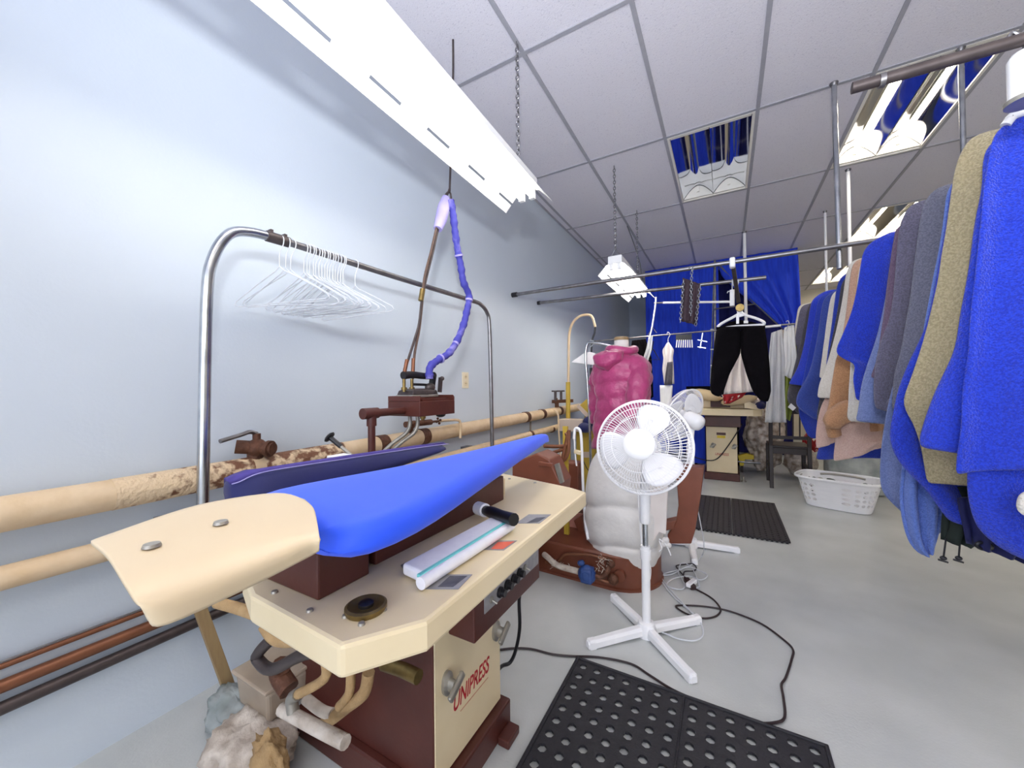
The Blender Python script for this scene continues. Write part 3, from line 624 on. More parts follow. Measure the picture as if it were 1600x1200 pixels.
# ================================================================ fans
def make_fan(label, base, arms, arm_len, ptop, head, n, spin, Rg=.197, zs=(.345, .49)):
    bx, by = base
    t = thing('pedestal_fan', label, 'fan', (bx, by, 0)); W = M['white']
    for a in arms:
        d = Vector((math.cos(R(a)), math.sin(R(a)), 0)); p = Vector((bx, by, 0)); s = Vector((-d.y, d.x, 0))
        q = MB().loft([[p+d*u+s*w*k+Vector((0, 0, z)) for k, z in ((-1, zb), (1, zb), (1, zt*.75), (.6, zt), (-.6, zt), (-1, zt*.75))] for u, w, zb, zt in ((.02, .021, .012, .047), (.1, .02, .010, .044), (arm_len-.02, .018, .003, .036), (arm_len, .014, .003, .03))])
        l = obj('leg', q, W, t, bevel=.002)
        obj('foot_cap', MB().loft([[p+d*u+s*.0175*k+Vector((0, 0, z)) for k, z in ((-1, 0), (1, 0), (1, .03), (.6, .038), (-.6, .038), (-1, .03))] for u in (arm_len-.035, arm_len-.006)]), W, l, bevel=.002)
    top = Vector(ptop); b0 = Vector((bx, by, 0)); A = lambda z: b0.lerp(Vector((top.x, top.y, top.z)), z/top.z)
    obj('hub', MB().lathe([(.04, .0), (.043, .03), (.036, .052), (.034, .058), (.026, .062)], b0+Vector((0, 0, .0)), n=24), W, t, smooth='auto')
    z1, z2 = zs
    obj('lower_pole', MB().tube([A(.05), A(z1)], .0185, 18), W, t, smooth='auto')
    obj('collar', MB().tube([A(z1-.012), A(z1+.03)], .0235, 20).tube([A(z1+.03), A(z1+.045)], .021, 20), W, t, smooth='auto')
    obj('upper_pole', MB().tube([A(z1), A(z2+.02)], .0118, 16), M['chrome'], t, smooth='auto', label='chrome inner pole')
    obj('neck', MB().tube([A(z2), A(z2+.01), A(top.z-.02), A(top.z)], [.019, .0225, .024, .02], 18), W, t, smooth='auto')
    H = Vector(head); n = Vector(n).normalized(); x = Vector((0, 0, 1)).cross(n).normalized(); y = n.cross(x)
    L = lambda a, b, c: H+x*a+y*b+n*c
    pol = lambda r, a, c: L(r*math.cos(a), r*math.sin(a), c)
    obj('motor_housing', MB().lathe([(.001, -.155), (.03, -.152), (.048, -.14), (.055, -.12), (.056, -.06), (.05, -.035), (.04, -.03), (.001, -.03)], H, n, 24), W, t, smooth='auto')
    obj('pivot', MB().tube([A(top.z-.02), A(top.z).lerp(L(0, -.03, -.085), .5), L(0, -.03, -.085)], .021, 14, smooth=4), W, t, smooth='auto')
    g = MB(); NW = 84
    for k in range(NW): # rear guard
        a = 2*math.pi*k/NW
        g.tube([pol(.058, a, -.032), pol(.12, a, -.036), pol(.175, a, -.026), pol(Rg-.006, a, -.006), pol(Rg, a, 0)], .00105, 4)
    for r, c in ((.09, -.035), (.15, -.032)): g.tube([pol(r, 2*math.pi*k/48, c) for k in range(48)], .0014, 5, closed=True)
    obj('rear_guard', g, W, t)
    g = MB()
    for k in range(NW):
        a = 2*math.pi*k/NW; b = .24
        g.tube([pol(.06, a, .066), pol(.10, a+b*.25, .066), pol(.145, a+b*.55, .058), pol(.18, a+b*.8, .038), pol(Rg-.004, a+b*.95, .014), pol(Rg, a+b, .002)], .0012, 4)
    for r, c in ((.115, .0645), (.155, .053), (.185, .032)): g.tube([pol(r, 2*math.pi*k/48, c) for k in range(48)], .0015, 5, closed=True)
    obj('front_guard', g, W, t)
    obj('guard_ring', MB().tube([pol(Rg, 2*math.pi*k/64, 0) for k in range(64)], .0058, 8, closed=True), W, t, smooth='auto')
    obj('centre_cap', MB().lathe([(.064, .058), (.064, .068), (.058, .074), (.04, .079), (.001, .081)], H, n, 32), W, t, smooth='auto')
    obj('blade_hub', MB().lathe([(.001, -.03), (.034, -.03), (.036, .03), (.03, .036), (.001, .037)], H, n, 24), W, t, smooth='auto')
    for k in range(3):
        a0 = R(spin+120*k)
        # broad rounded blade
        out = []
        for i in range(25):
            v = 2*math.pi*i/24
            r = .113+.070*math.cos(v); w = .074*math.sin(v)*(1+.32*math.cos(v)); out.append((r, w+.006*math.cos(v)))
        vs = [L(0, 0, 0)]; nr = 5; mbb = MB(); rings = []
        for j in range(nr+1):
            f = j/nr
            ring = []
            for r, w in out:
                rr_, ww = .113+(r-.113)*max(f, .01), w*max(f, .01)
                ca, sa = math.cos(a0), math.sin(a0)
                ring.append(L(rr_*ca-ww*sa, rr_*sa+ww*ca, .012-ww*.42+.05*(ww*ww)))
            rings.append(ring[:-1])
        mbb.loft(rings, cap=False)
        obj('blade', mbb, M['fanblade'], t, smooth=True, solid=.0022)
    return t
M['fanblade'] = mat('white_fan_blade', '#f4f4f7', .3, col2='#eeeef2', ns=8)
fd = Vector((EYE.x-1.382, EYE.y-1.66, EYE.z-.845)).normalized()
ang = math.atan2(fd.y, fd.x)-R(13)
make_fan('white pedestal fan in the aisle, its round grille facing the viewer', (1.368, 1.76), (46.5, 134.5, 226, 314.5), .292, (1.366, 1.775, .655), (1.378, 1.68, .848), (math.cos(ang)*.98, math.sin(ang)*.98, .25), 72)
make_fan('second white pedestal fan behind, its grille turned away toward the curtain', (1.468, 2.87), (8, 98, 188, 278), .29, (1.47, 2.88, .70), (1.425, 2.93, .895), (-.80, .46, .38), 20, zs=(.33, .42))
# ================================================================ cords on the floor
def floorpts(px, z=.006): return [P(a, b, 'z', z) for a, b in px]
t = thing('extension_cord', 'dark brown cord looping across the gray floor around the near rubber mat', 'cord', P(1100, 945, 'z', 0))
obj('cord', MB().tube(floorpts([(770, 1017), (800, 1013), (830, 1014), (862, 1022), (890, 1025), (935, 1027), (985, 1037), (1015, 1055), (1050, 1077), (1090, 1095), (1140, 1117), (1180, 1129), (1212, 1129), (1226, 1120), (1224, 1090), (1221, 1070), (1228, 1058), (1237, 1030), (1239, 1015), (1225, 1000), (1192, 976), (1155, 960), (1128, 952), (1095, 947), (1060, 946), (1058, 950), (1075, 960), (1098, 966), (1118, 963), (1126, 953), (1118, 940), (1105, 930), (1084, 919)]), .0042, 8, smooth=6), M['darkcord'] if 'darkcord' in M else mat('dark_brown_cord', '#2e1f22', .5, col2='#241819', ns=20), t, smooth='auto')
a, b = P(1084, 919, 'z', .014), P(1072, 905, 'z', .014)
obj('socket_end', MB().bar(a, b, .03, .024), mat('dark_brown_plug', '#3a2422', .5, col2='#2e1c1a', ns=20), t, bevel=.004)
t = thing('power_cord', 'short dark cord curled beside the plug on the floor', 'cord', P(1070, 890, 'z', 0))
obj('cord', MB().tube(floorpts([(1072, 904), (1060, 890), (1057, 884), (1068, 882), (1082, 881), (1088, 887), (1084, 892), (1070, 893), (1068, 900)], .009), .0038, 8, smooth=6), mat('dark_cord', '#241d24', .5, col2='#1c161c', ns=20), t, smooth='auto')
t = thing('power_cord', 'white cord running from the second fan to the plug by the front fan', 'cord', P(1090, 860, 'z', 0))
q = P(1081, 880, 'z', .006)
obj('cord', MB().tube([P(1084, 700, 'y', 2.86), P(1086, 770, 'y', 2.84), P(1094, 815, 'y', 2.76), P(1100, 850, 'y', 2.6)]+floorpts([(1097, 868), (1085, 880), (1060, 890), (1036, 897), (1032, 904), (1050, 930), (1084, 959)], .007), .0032, 8, smooth=6), M['whitewire'], t, smooth='auto')
t = thing('power_cord', 'white cord of the front fan coiled loosely behind its foot', 'cord', P(1060, 900, 'z', 0))
obj('cord', MB().tube(floorpts([(1024, 985), (1040, 990), (1060, 998), (1085, 1001), (1098, 993), (1097, 978), (1088, 965), (1060, 935), (1040, 912), (1034, 900), (1050, 897), (1075, 886), (1098, 894), (1105, 900), (1095, 906), (1075, 900), (1050, 905), (1042, 915), (1062, 921), (1070, 916), (1066, 905), (1060, 895), (1065, 880), (1080, 886), (1092, 912), (1090, 918), (1076, 917), (1078, 910)], .011), .003, 8, smooth=6), M['whitewire'], t, smooth='auto')
a, b = P(1075, 915, 'z', .022), P(1086, 907, 'z', .022)
obj('plug', MB().bar(a, b, .026, .022), M['white'], t, bevel=.004)
# ================================================================ rubber mats
t = thing('rubber_mat', 'black perforated rubber mat on the floor beside the near press', 'mat', (1.5, 1.0, 0))
cs = .0545
mb = MB().holes(lambda u, v: Vector((1.162+u*cs*7, .53+v*cs*17, .008)), 7, 17, .27)
obj('mat_module', mb, M['rubber'], t, solid=.008, offset=0)
mb = MB().holes(lambda u, v: Vector((1.55+u*cs*7, .53+v*cs*17, .008)), 7, 17, .27)
obj('mat_module', mb, M['rubber'], t, solid=.008, offset=0)
ed = MB().box(1.15, 1.162, .52, 1.466, .002, .018).box(1.162, 1.94, 1.4565, 1.466, .002, .018).box(1.5435, 1.55, .53, 1.4565, .003, .0175).box(1.9315, 1.943, .52, 1.466, .002, .018)
obj('mat_edge', ed, M['rubber'], t, bevel=.003)
t = thing('rubber_mat', 'dark ribbed rubber mat on the floor in front of the far press', 'mat', (1.72, 3.7, 0))
def mm(x0, x1): 
    return MB().holes(lambda u, v: Vector((x0+u*(x1-x0), 3.23+v*1.0, .011+.0*u)), 9, 24, .2)
obj('mat_module', mm(1.37, 1.715), M['rubber2'], t, solid=.010, offset=0)
obj('mat_module', mm(1.72, 2.065), M['rubber2'], t, solid=.010, offset=0)
ed = MB()
for k in range(24): ed.bar((1.37+k*.029, 3.225, .008), (1.385+k*.029, 3.225, .008), .014, .012)
obj('mat_edge', ed, M['rubber2'], t)
# ================================================================ laundry basket
t = thing('laundry_basket', 'white plastic laundry basket with round holes on the gray floor', 'basket', (2.56, 4.42, 0))
def sup(a, hx, hy, p=.55):
    c, s = math.cos(a), math.sin(a); return math.copysign(abs(c)**p, c)*hx, math.copysign(abs(s)**p, s)*hy
th = R(-20)
def bk_(u, v):
    z = .01+v*.25; hx, hy = .225+.06*v, .15+.05*v
    x, y = sup(2*math.pi*u, hx, hy); return Vector((2.56+x*math.cos(th)-y*math.sin(th), 4.42+x*math.sin(th)+y*math.cos(th), z))
def isn(i, j): return j in (3, 4, 5) and (i % 12) not in (0, 11, 5, 6)
mb = MB().holes(bk_, 24, 6, .34, lambda i, j: j in (1, 2, 3, 4) and i % 6 not in (5,))
obj('wall', mb, M['white'], t, solid=.003, smooth=False)
obj('bottom', MB().prism([bk_(k/48, 0)+Vector((0, 0, -.006)) for k in range(48)], (0, 0, .008)), M['white'], t)
rim = MB()
outer = []
for k in range(64):
    x, y = sup(2*math.pi*k/64, .30, .212); outer.append(Vector((2.56+x*math.cos(th)-y*math.sin(th), 4.42+x*math.sin(th)+y*math.cos(th), .262)))
rim.tube(outer, .012, 8, closed=True)
obj('rim', rim, M['white'], t, smooth='auto')
for s in (-1, 1):
    c = Vector((2.56+s*.286*math.cos(th), 4.42+s*.286*math.sin(th), .238)); d = Vector((-math.sin(th), math.cos(th), 0))
    obj('handle', MB().bar(c-d*.075, c+d*.075, .02, .016), M['grey'], t, bevel=.005, label='gray hand grip')
obj('handle', MB().tube([bk_(.25+.02*k, .92)+Vector((0, 0, .012*math.cos(k*.5))) for k in range(-3, 4)], .01, 8), M['grey'], t, smooth='auto', label='gray hand grip')
# ================================================================ chair
t = thing('dining_chair', 'dark stained slat back chair behind the laundry basket', 'chair', (2.27, 5.1, 0))
obj('seat', MB().box(2.095, 2.455, 4.935, 5.33, .43, .455), M['wood'], t, bevel=.006)
for x in (2.105, 2.437):
    obj('rear_leg', MB().loft([[Vector((x+dx, yy+dy, z)) for dx, dy in ((-.018, -.016), (.018, -.016), (.018, .016), (-.018, .016))] for z, yy in ((0, 4.915), (.45, 4.94), (.86, 4.90))]), M['wood'], t, bevel=.003)
    obj('front_leg', MB().box(x-.018, x+.018, 5.28, 5.315, 0, .43), M['wood'], t, bevel=.003)
    obj('side_stretcher', MB().box(x-.01, x+.01, 4.95, 5.28, .2, .235), M['wood'], t, bevel=.002)
obj('top_rail', MB().bar((2.12, 4.903, .825), (2.42, 4.903, .825), .02, .055), M['wood'], t, bevel=.004)
obj('lower_rail', MB().bar((2.12, 4.93, .545), (2.42, 4.93, .545), .018, .035), M['wood'], t, bevel=.003)
for k in range(4): 
    x = 2.185+k*.0575; obj('slat', MB().bar((x, 4.929, .555), (x, 4.905, .80), .02, .012, up=(1, 0, 0)), M['wood'], t, bevel=.002)
obj('apron', MB().box(2.12, 2.42, 4.945, 4.963, .365, .43), M['wood'], t, bevel=.002)
# ================================================================ the second machine: pants topper with a coat on it
t = thing('form_finisher', 'red brown form finishing press whose round base carries the white quilted coat', 'press', (1.0, 2.28, 0))
def stad(z, g=0):
    c0, c1, r = Vector((.62, 2.31, z)), Vector((1.13, 2.29, z)), .225+g
    return [c1+Vector((math.sin(R(a))*r, -math.cos(R(a))*r, 0)) for a in range(0, 181, 12)]+[c0+Vector((-math.sin(R(a))*r, math.cos(R(a))*r, 0)) for a in range(0, 181, 12)]
obj('base', MB().loft([stad(0, .012), stad(.012, .012), stad(.016), stad(.175), stad(.185, -.01)]), M['brown2'], t, smooth='auto')
obj('body', MB().box(.50, .84, 2.38, 2.50, .185, .60), M['brown2'], t, bevel=.008)
obj('front_panel', MB().box(.45, .87, 2.36, 2.378, .185, .28), mat('pink_brown_panel', '#b07a6c', .4, col2='#a36e60', ns=6), t, bevel=.002, label='pinkish brown panel')
def plate_px(pts, yv, d, m, name, par=None): return obj(name, MB().prism([P(a, b, 'y', yv) for a, b in pts], (0, d, 0)), m, par or t, bevel=.006)
plate_px([(896, 814), (908, 806), (914, 830), (926, 852), (921, 858), (908, 856), (905, 835)], 2.32, .1, M['brown2'], 'upright')
plate_px([(1050, 728), (1100, 731), (1094, 780), (1086, 830), (1080, 850), (1044, 850), (1043, 836), (1056, 815), (1060, 790), (1058, 760)], 2.50, .10, M['brown2'], 'upright')
obj('upright_arm', MB().bar((1.15, 2.42, .19), (1.44, 2.55, .27), .06, .05), M['brown2'], t, bevel=.004)
obj('valve_loop', MB().tube([(.78, 2.05, .075), P(868, 884, 'y', 2.04), P(880, 869, 'y', 2.04), P(890, 866, 'y', 2.04), P(925, 868, 'y', 2.04), P(944, 874, 'y', 2.05), (1.115, 2.08, .165)], .0075, 10, smooth=5), M['cop'], t, smooth='auto', label='copper tube loop')
obj('supply_tube', MB().tube([(.75, 2.05, .075), (.85, 2.02, .07), (1.0, 2.0, .085), (1.12, 2.02, .06), (1.16, 2.06, .05)], .009, 10, smooth=5), M['cop'], t, smooth='auto', label='copper tube')
obj('lagged_tube', MB().tube([(.74, 2.05, .115), (.78, 2.02, .115), (.84, 2.01, .09), (.97, 2.0, .088)], .0165, 12, smooth=5), M['ragwhite'], t, smooth='auto', label='frayed pipe lagging')
tp = obj('steam_trap', MB().ball((1.02, 1.99, .088), (.05, .04, .05)).cyl((.99, 1.99, .13), (.985, 1.99, .155), .02).box(.99, 1.055, 1.955, 2.025, .05, .125), M['bluevalve'], t, smooth='auto', bevel=.01, label='blue steam trap')
obj('trap_fitting', MB().tube([(1.06, 1.995, .09), (1.10, 2.0, .09), (1.13, 2.01, .13), (1.12, 2.06, .165)], .013, 10, smooth=4).ball((1.15, 2.03, .075), (.03, .02, .03)).ball((1.14, 2.03, .155), .022), M['bronze'], t, smooth='auto', label='rusty fitting')
obj('round_valve', MB().cyl((1.18, 2.045, .09), (1.18, 2.075, .09), .03), M['brown2'], t, smooth='auto')
fz = MB()
for k in range(60):
    c = Vector((1.10+rnd.uniform(-.025, .035), 2.0+rnd.uniform(-.01, .03), rnd.uniform(.12, .19))) if k < 36 else Vector((.87+rnd.uniform(-.06, .06), 2.0+rnd.uniform(-.02, .02), .10+rnd.uniform(-.015, .02)))
    d = Vector((rnd.uniform(-1, 1), rnd.uniform(-1, .4), rnd.uniform(-1, 1))).normalized(); fz.tube([c, c+d*.022], .0011, 4)
obj('frayed_lagging', fz, M['ragwhite'], t, label='frayed lagging strands')
# white quilted coat
t = thing('quilted_coat', 'pearl white quilted coat draped over the brown form behind the front fan', 'coat', (1.16, 2.27, .09))
prof = [(.088, .178, .165, 0), (.10, .19, .175, 0), (.125, .20, .182, 0), (.15, .205, .186, 0), (.175, .212, .19, 0), (.198, .214, .192, 0), (.21, .190, .172, 0), (.222, .215, .193, 0), (.26, .228, .203, 0), (.31, .234, .206, 0), (.36, .234, .206, 0), (.405, .229, .204, 0), (.43, .198, .176, 0), (.445, .222, .196, 0), (.49, .224, .195, 0), (.54, .215, .19, 0), (.60, .20, .176, 0), (.65, .185, .16, 0), (.70, .16, .145, 0), (.74, .12, .115, 0), (.76, .07, .07, 0)]
rings = []
for z, rx, ry, _ in prof:
    rings.append([Vector((1.155+rx*math.cos(a)*(1+.05*noise.noise(Vector((math.cos(a)*4, math.sin(a)*4, z*9)))+.03*noise.noise(Vector((math.cos(a)*9, math.sin(a)*9, z*14)))), 2.26+ry*math.sin(a)*(1+.012*math.sin(7*a+z*15)), z+(.010*noise.noise(Vector((math.cos(a)*5, math.sin(a)*5, z*7)))+.012*math.sin(3*a)+.022*math.cos(a+.4) if z < .5 else 0))) for a in [2*math.pi*k/48 for k in range(48)]])
obj('body', MB().loft(rings), M['coat'], t, smooth=True, sub=1)
def lp(px, yv): return [P(a, b, 'y', yv) for a, b in px]
obj('lining_panel', MB().prism(lp([(1012, 770), (1044, 752), (1040, 836), (1030, 832), (1018, 850)], 2.14), (0, .02, 0)), M['linen'], t, bevel=.006)
obj('zip', MB().tube(lp([(997, 765), (999, 800), (1003, 850), (1006, 876)], 2.045), .0055, 6, smooth=4), M['white'], t, smooth='auto')
obj('drawcord', MB().tube(lp([(1030, 842), (1040, 850), (1046, 862), (1048, 868)], 2.12), .003, 6, smooth=4).tube(lp([(1030, 845), (1034, 856), (1030, 862)], 2.12), .003, 6, smooth=4).tube(lp([(1014, 878), (1017, 890), (1016, 905)], 2.04), .0025, 6, smooth=4), M['white'], t, smooth='auto')
kn = MB()
for k in range(5): kn.ball(P(1036+2*k, 843+rnd.uniform(0, 10), 'y', 2.13), (rnd.uniform(.012, .02), .014, rnd.uniform(.012, .02)), 10, 8)
obj('gathered_knot', kn, M['coat'], t, smooth='auto')
# white plastic hose looped beside the coat
t = thing('plastic_hose', 'white plastic tube looped over and hanging between the blue pad and the coat', 'hose', P(905, 670, 'y', 2.2))
obj('tube', MB().tube([P(a, b, 'y', 2.2) for a, b in ((897, 686), (898, 672), (902, 669), (907, 675), (909, 700), (911, 760), (913, 790))]+[P(915, 818, 'y', 2.15), P(919, 843, 'y', 2.1)], .0085, 10, smooth=5), M['white'], t, smooth='auto')
obj('tube_end', MB().tube([P(a, b, 'y', 2.2) for a, b in ((897, 676), (898, 700), (900, 722), (901, 728))], .005, 8, smooth=4), M['white'], t, smooth='auto')
obj('tie', MB().bar(P(898, 705, 'y', 2.195), P(908, 708, 'y', 2.195), .03, .022), M['cream'], t, bevel=.003)
obj('support_post', MB().box(.80, .83, 2.215, 2.235, 0.19, .86), M['yellow'], t)
# ================================================================ brown machine behind the near press
t = thing('steam_press', 'red brown press with a silver edge beyond the far end of the near press', 'press', (.62, 2.0, 0))
obj('pedestal', MB().box(.45, .72, 1.82, 2.02, 0, .40), M['brown2'], t, bevel=.006)
obj('head', MB().prism([P(a, b, 'y', 1.84) for a, b in ((800, 724), (838, 708), (858, 718), (876, 755), (872, 790), (800, 790))], (0, .16, 0)), M['brown2'], t, bevel=.008)
obj('edge_strip', MB().prism([P(a, b, 'y', 1.835) for a, b in ((866, 726), (872, 724), (880, 754), (875, 756))], (0, .02, 0)), M['grey'], t, label='silver edge strip')
obj('arm', MB().bar(P(842, 724, 'y', 1.80), P(864, 727, 'y', 1.80), .02, .02), M['brown2'], t, bevel=.003)
for pts in (((850, 697), (880, 697), (888, 690), (889, 672)), ((862, 722), (880, 720), (888, 705), (888, 685), (884, 676)), ((850, 712), (868, 706), (880, 702))):
    obj('tube', MB().tube([P(a, b, 'y', 2.1) for a, b in pts], .011, 10, smooth=5), M['cop'], t, smooth='auto')
obj('upright_pipe', MB().cyl((.72, 2.1, .19), P(889, 672, 'y', 2.1), .011), M['cop'], t, smooth='auto')
# ================================================================ yellow finisher with gooseneck
t = thing('steam_board', 'yellow enameled spotting board on a pillar behind the coat', 'board', (.46, 3.75, 0))
obj('pillar', MB().box(.34, .53, 3.72, 3.92, 0, .70), M['yellow'], t, bevel=.01)
obj('label_plate', MB().prism([P(a, b, 'y', 3.717) for a, b in ((911, 706), (923, 706), (923, 715), (911, 715))], (0, .002, 0)), M['pale'], t)
obj('sloping_board', MB().prism([P(a, b, 'y', 3.6) for a, b in ((902, 636), (918, 622), (936, 618), (936, 645), (919, 653))], (0, .3, 0)), M['yellow'], t, bevel=.008)
obj('board_edge', MB().prism([P(a, b, 'y', 3.597) for a, b in ((901, 636), (904, 631), (921, 648), (918, 654))], (0, .3, 0)), M['pale'], t, label='pale edge strip')
obj('pillar_neck', MB().bar((.46, 3.8, .69), (.5, 3.78, .86), .1, .1), M['yellow'], t, bevel=.006)
obj('cord', MB().tube([P(a, b, 'y', 3.7) for a, b in ((910, 715), (915, 728), (922, 738), (930, 742))], .004, 6, smooth=4), M['black'], t, smooth='auto')
single('blue_cloth', MB().ball(P(915, 668, 'y', 3.45), (.07, .1, .05)).ball(P(922, 660, 'y', 3.5), (.07, .08, .06)), M['navy'], 'dark blue cloth bunched below the yellow board', 'cloth', at=P(915, 668, 'y', 3.45), smooth=True)
t = thing('gooseneck_stand', 'yellow pole with a curved cream gooseneck and a box at its foot', 'stand', (.30, 3.6, 0))
obj('pole', MB().cyl((.30, 3.6, 0), P(887.5, 597, 'y', 3.6), .022), M['yellow'], t, smooth='auto')
obj('gooseneck', MB().tube([P(a, b, 'y', 3.6) for a, b in ((888, 604), (888.5, 560), (889, 527), (893, 508), (903, 496), (915, 492), (925, 495), (930, 511))], .0125, 12, smooth=6), M['lag'], t, smooth='auto', label='cream gooseneck tube')
obj('hose', MB().tube([P(a, b, 'y', 3.6) for a, b in ((930, 509), (929, 520), (925, 533), (924, 550))], .009, 10, smooth=5), M['black'], t, smooth='auto', label='black hose')
bx = P(873, 655, 'y', 3.45); bx2 = P(891, 671, 'y', 3.45)
obj('control_box', MB().box(bx.x, bx2.x+.12, 3.45, 3.58, bx2.z-.02, bx.z), M['pale'], t, bevel=.004)
obj('drop_tube', MB().tube([P(a, b, 'y', 3.44) for a, b in ((866, 641), (872, 648), (873, 672), (876, 715))], .009, 8, smooth=4), M['lag'], t, smooth='auto')
t = thing('spray_gun', 'black spray gun hanging on a short cord below the gooseneck', 'spray gun', P(924, 585, 'y', 3.6))
obj('cord', MB().tube([P(924, 552, 'y', 3.6), P(923.5, 575, 'y', 3.6)], .003, 6), M['black'], t)
obj('grip', MB().cyl(P(923.5, 575, 'y', 3.6), P(923.5, 590, 'y', 3.6), .014), M['black'], t, smooth='auto')
t = thing('tube_frame', 'bent silver tube frame standing beside the pink jacket', 'frame', P(923, 690, 'y', 3.2))
z0 = P(922, 680, 'y', 3.2)
obj('tube', MB().tube([(z0.x, 3.2, 0), z0]+[P(a, b, 'y', 3.2) for a, b in ((918, 600), (915, 560), (917, 540), (923, 535), (945, 539), (955, 541))]+[P(985, 545, 'y', 3.2)], .011, 10, smooth=5), M['chrome'], t, smooth='auto')
t = thing('coat_hanger', 'white paper covered hanger on the silver tube frame', 'hanger', P(922, 535, 'y', 3.26))
obj('paper_cape', MB().prism([P(a, b, 'y', 3.24) for a, b in ((892, 566), (912, 552), (921, 550), (930, 552), (945, 570), (935, 571))], (0, .012, 0)), M['paper'], t, bevel=.003)
obj('hook', MB().tube([P(a, b, 'y', 3.245) for a, b in ((921, 551), (922, 543), (926, 539), (927, 533), (922, 532))], .003, 6, smooth=4), M['whitewire'], t, smooth='auto')
single('cardboard_box', MB().box(.42, .72, 4.25, 4.5, .85, 1.16), M['card'], 'brown cardboard box on the dark shelf behind the pink jacket', 'box', at=(.57, 4.37, .85), bevel=.004)
t = thing('shelf_unit', 'dark shelf along the wall behind the pink jacket', 'shelf', (.5, 4.4, 0))
obj('top', MB().box(.30, .9, 4.15, 4.6, .81, .85), M['wood'], t)
for x, y in ((.32, 4.17), (.88, 4.17), (.32, 4.58), (.88, 4.58)): obj('leg', MB().box(x-.02, x+.02, y-.02, y+.02, 0, .81), M['wood'], t)
# ================================================================ pink jacket on a dress form
t = thing('dress_form', 'white dress form bust with a wooden neck cap wearing the pink jacket', 'dress form', (.98, 3.0, 0))
obj('bust', MB().loft([[Vector((.985+rx*math.cos(a), 3.0+ry*math.sin(a), z)) for a in [2*math.pi*k/24 for k in range(24)]] for z, rx, ry in ((.66, .14, .1), (.8, .15, .11), (1.0, .115, .09), (1.15, .15, .11), (1.27, .165, .1), (1.33, .12, .08), (1.37, .062, .06), (1.42, .056, .056), (1.465, .054, .054))]), M['skin'], t, smooth=True)
obj('neck_cap', MB().lathe([(.054, 1.466), (.055, 1.486), (.048, 1.492), (.001, 1.494)], (.985, 3.0, 0)), M['tan_wood'], t, smooth='auto', label='wooden neck cap')
obj('pole', MB().cyl((.985, 3.0, .03), (.985, 3.0, .67), .016), M['steel'], t, smooth='auto')
obj('foot', MB().lathe([(.16, 0), (.16, .02), (.02, .04), (.001, .04)], (.985, 3.0, 0)), M['darkpipe'], t, smooth='auto')
t = thing('quilted_jacket', 'pink hooded quilted jacket on the white dress form', 'jacket', (.985, 3.0, .62))
rings = []
K = 44
zs_ = [.615+.0165*i for i in range(46)]
def jr(z):
    tab_ = [(.615, .235, .18), (.75, .225, .175), (.9, .205, .16), (1.0, .20, .155), (1.1, .21, .16), (1.2, .222, .155), (1.27, .215, .145), (1.31, .185, .125), (1.34, .135, .10), (1.37, .092, .085), (1.40, .082, .08)]
    for (a, b, c), (d, e, f) in zip(tab_, tab_[1:]):
        if z <= d: k = (z-a)/(d-a); return b+(e-b)*k, c+(f-c)*k
    return tab_[-1][1:]
for z in zs_:
    if z > 1.40: break
    rx, ry = jr(z); ph = (z-.60) % .105/.105; q = .013*(abs(math.sin(math.pi*ph))**.5)-.011
    rings.append([Vector((.985+(rx+q)*math.cos(a)*(1+.10*noise.noise(Vector((math.cos(a)*3.5, math.sin(a)*3.5, z*5)))+.05*noise.noise(Vector((math.cos(a)*8, math.sin(a)*8, z*14)))), 3.0+(ry+q)*math.sin(a)*(1+.10*noise.noise(Vector((math.cos(a)*3.5, math.sin(a)*3.5, z*5)))), z+.014*math.sin(2*a+z*9))) for a in [2*math.pi*k/K for k in range(K)]])
obj('body', MB().loft(rings, cap=False), M['pink'], t, smooth=True, solid=.01, offset=1)
def sleeve(pts, r0, r1):
    pts = spline([Vector(p) for p in pts], 10); n = len(pts)
    rr = [(r0+(r1-r0)*i/(n-1))+.010*abs(math.sin(i*.31))**.6 for i in range(n)]
    m_ = MB().tube(pts, rr, 24)
    for v in m_.v:
        k = noise.noise(v*13)*.012+noise.noise(v*30)*.005; v += Vector((k, k, k*.4))
    return m_
obj('sleeve', sleeve([(1.075, 2.97, 1.285), (1.125, 2.91, 1.20), (1.13, 2.86, 1.08), (1.11, 2.83, .96), (1.08, 2.81, .87)], .082, .058), M['pink'], t, smooth=True)
obj('sleeve', sleeve([(.86, 3.03, 1.285), (.795, 3.08, 1.18), (.77, 3.10, 1.05), (.765, 3.10, .9), (.77, 3.1, .8)], .085, .06), M['pink'], t, smooth=True)
hood = []
hc = Vector((.915, 2.87, 1.30))
for j in range(15):
    ph = math.pi*j/14; 
    ring = []
    for k in range(28):
        a = 2*math.pi*k/28; v = Vector((.118*math.sin(ph)*math.cos(a), .085*math.sin(ph)*math.sin(a), -.075*math.cos(ph)))
        v *= 1+.06*math.sin(4*a+3*ph)+.04*math.sin(7*ph)
        v.z += .35*v.x*-.2+.45*max(0, v.x)*.9
        ring.append(hc+v)
    hood.append(ring)
obj('hood', MB().loft(hood), M['pink'], t, smooth=True)
obj('collar', MB().tube([(.985+.10*math.cos(a), 3.0+.095*math.sin(a), 1.385+.012*math.sin(a*2)) for a in [2*math.pi*k/24 for k in range(24)]], [.03]*24, 12, closed=True), M['pink'], t, smooth=True)
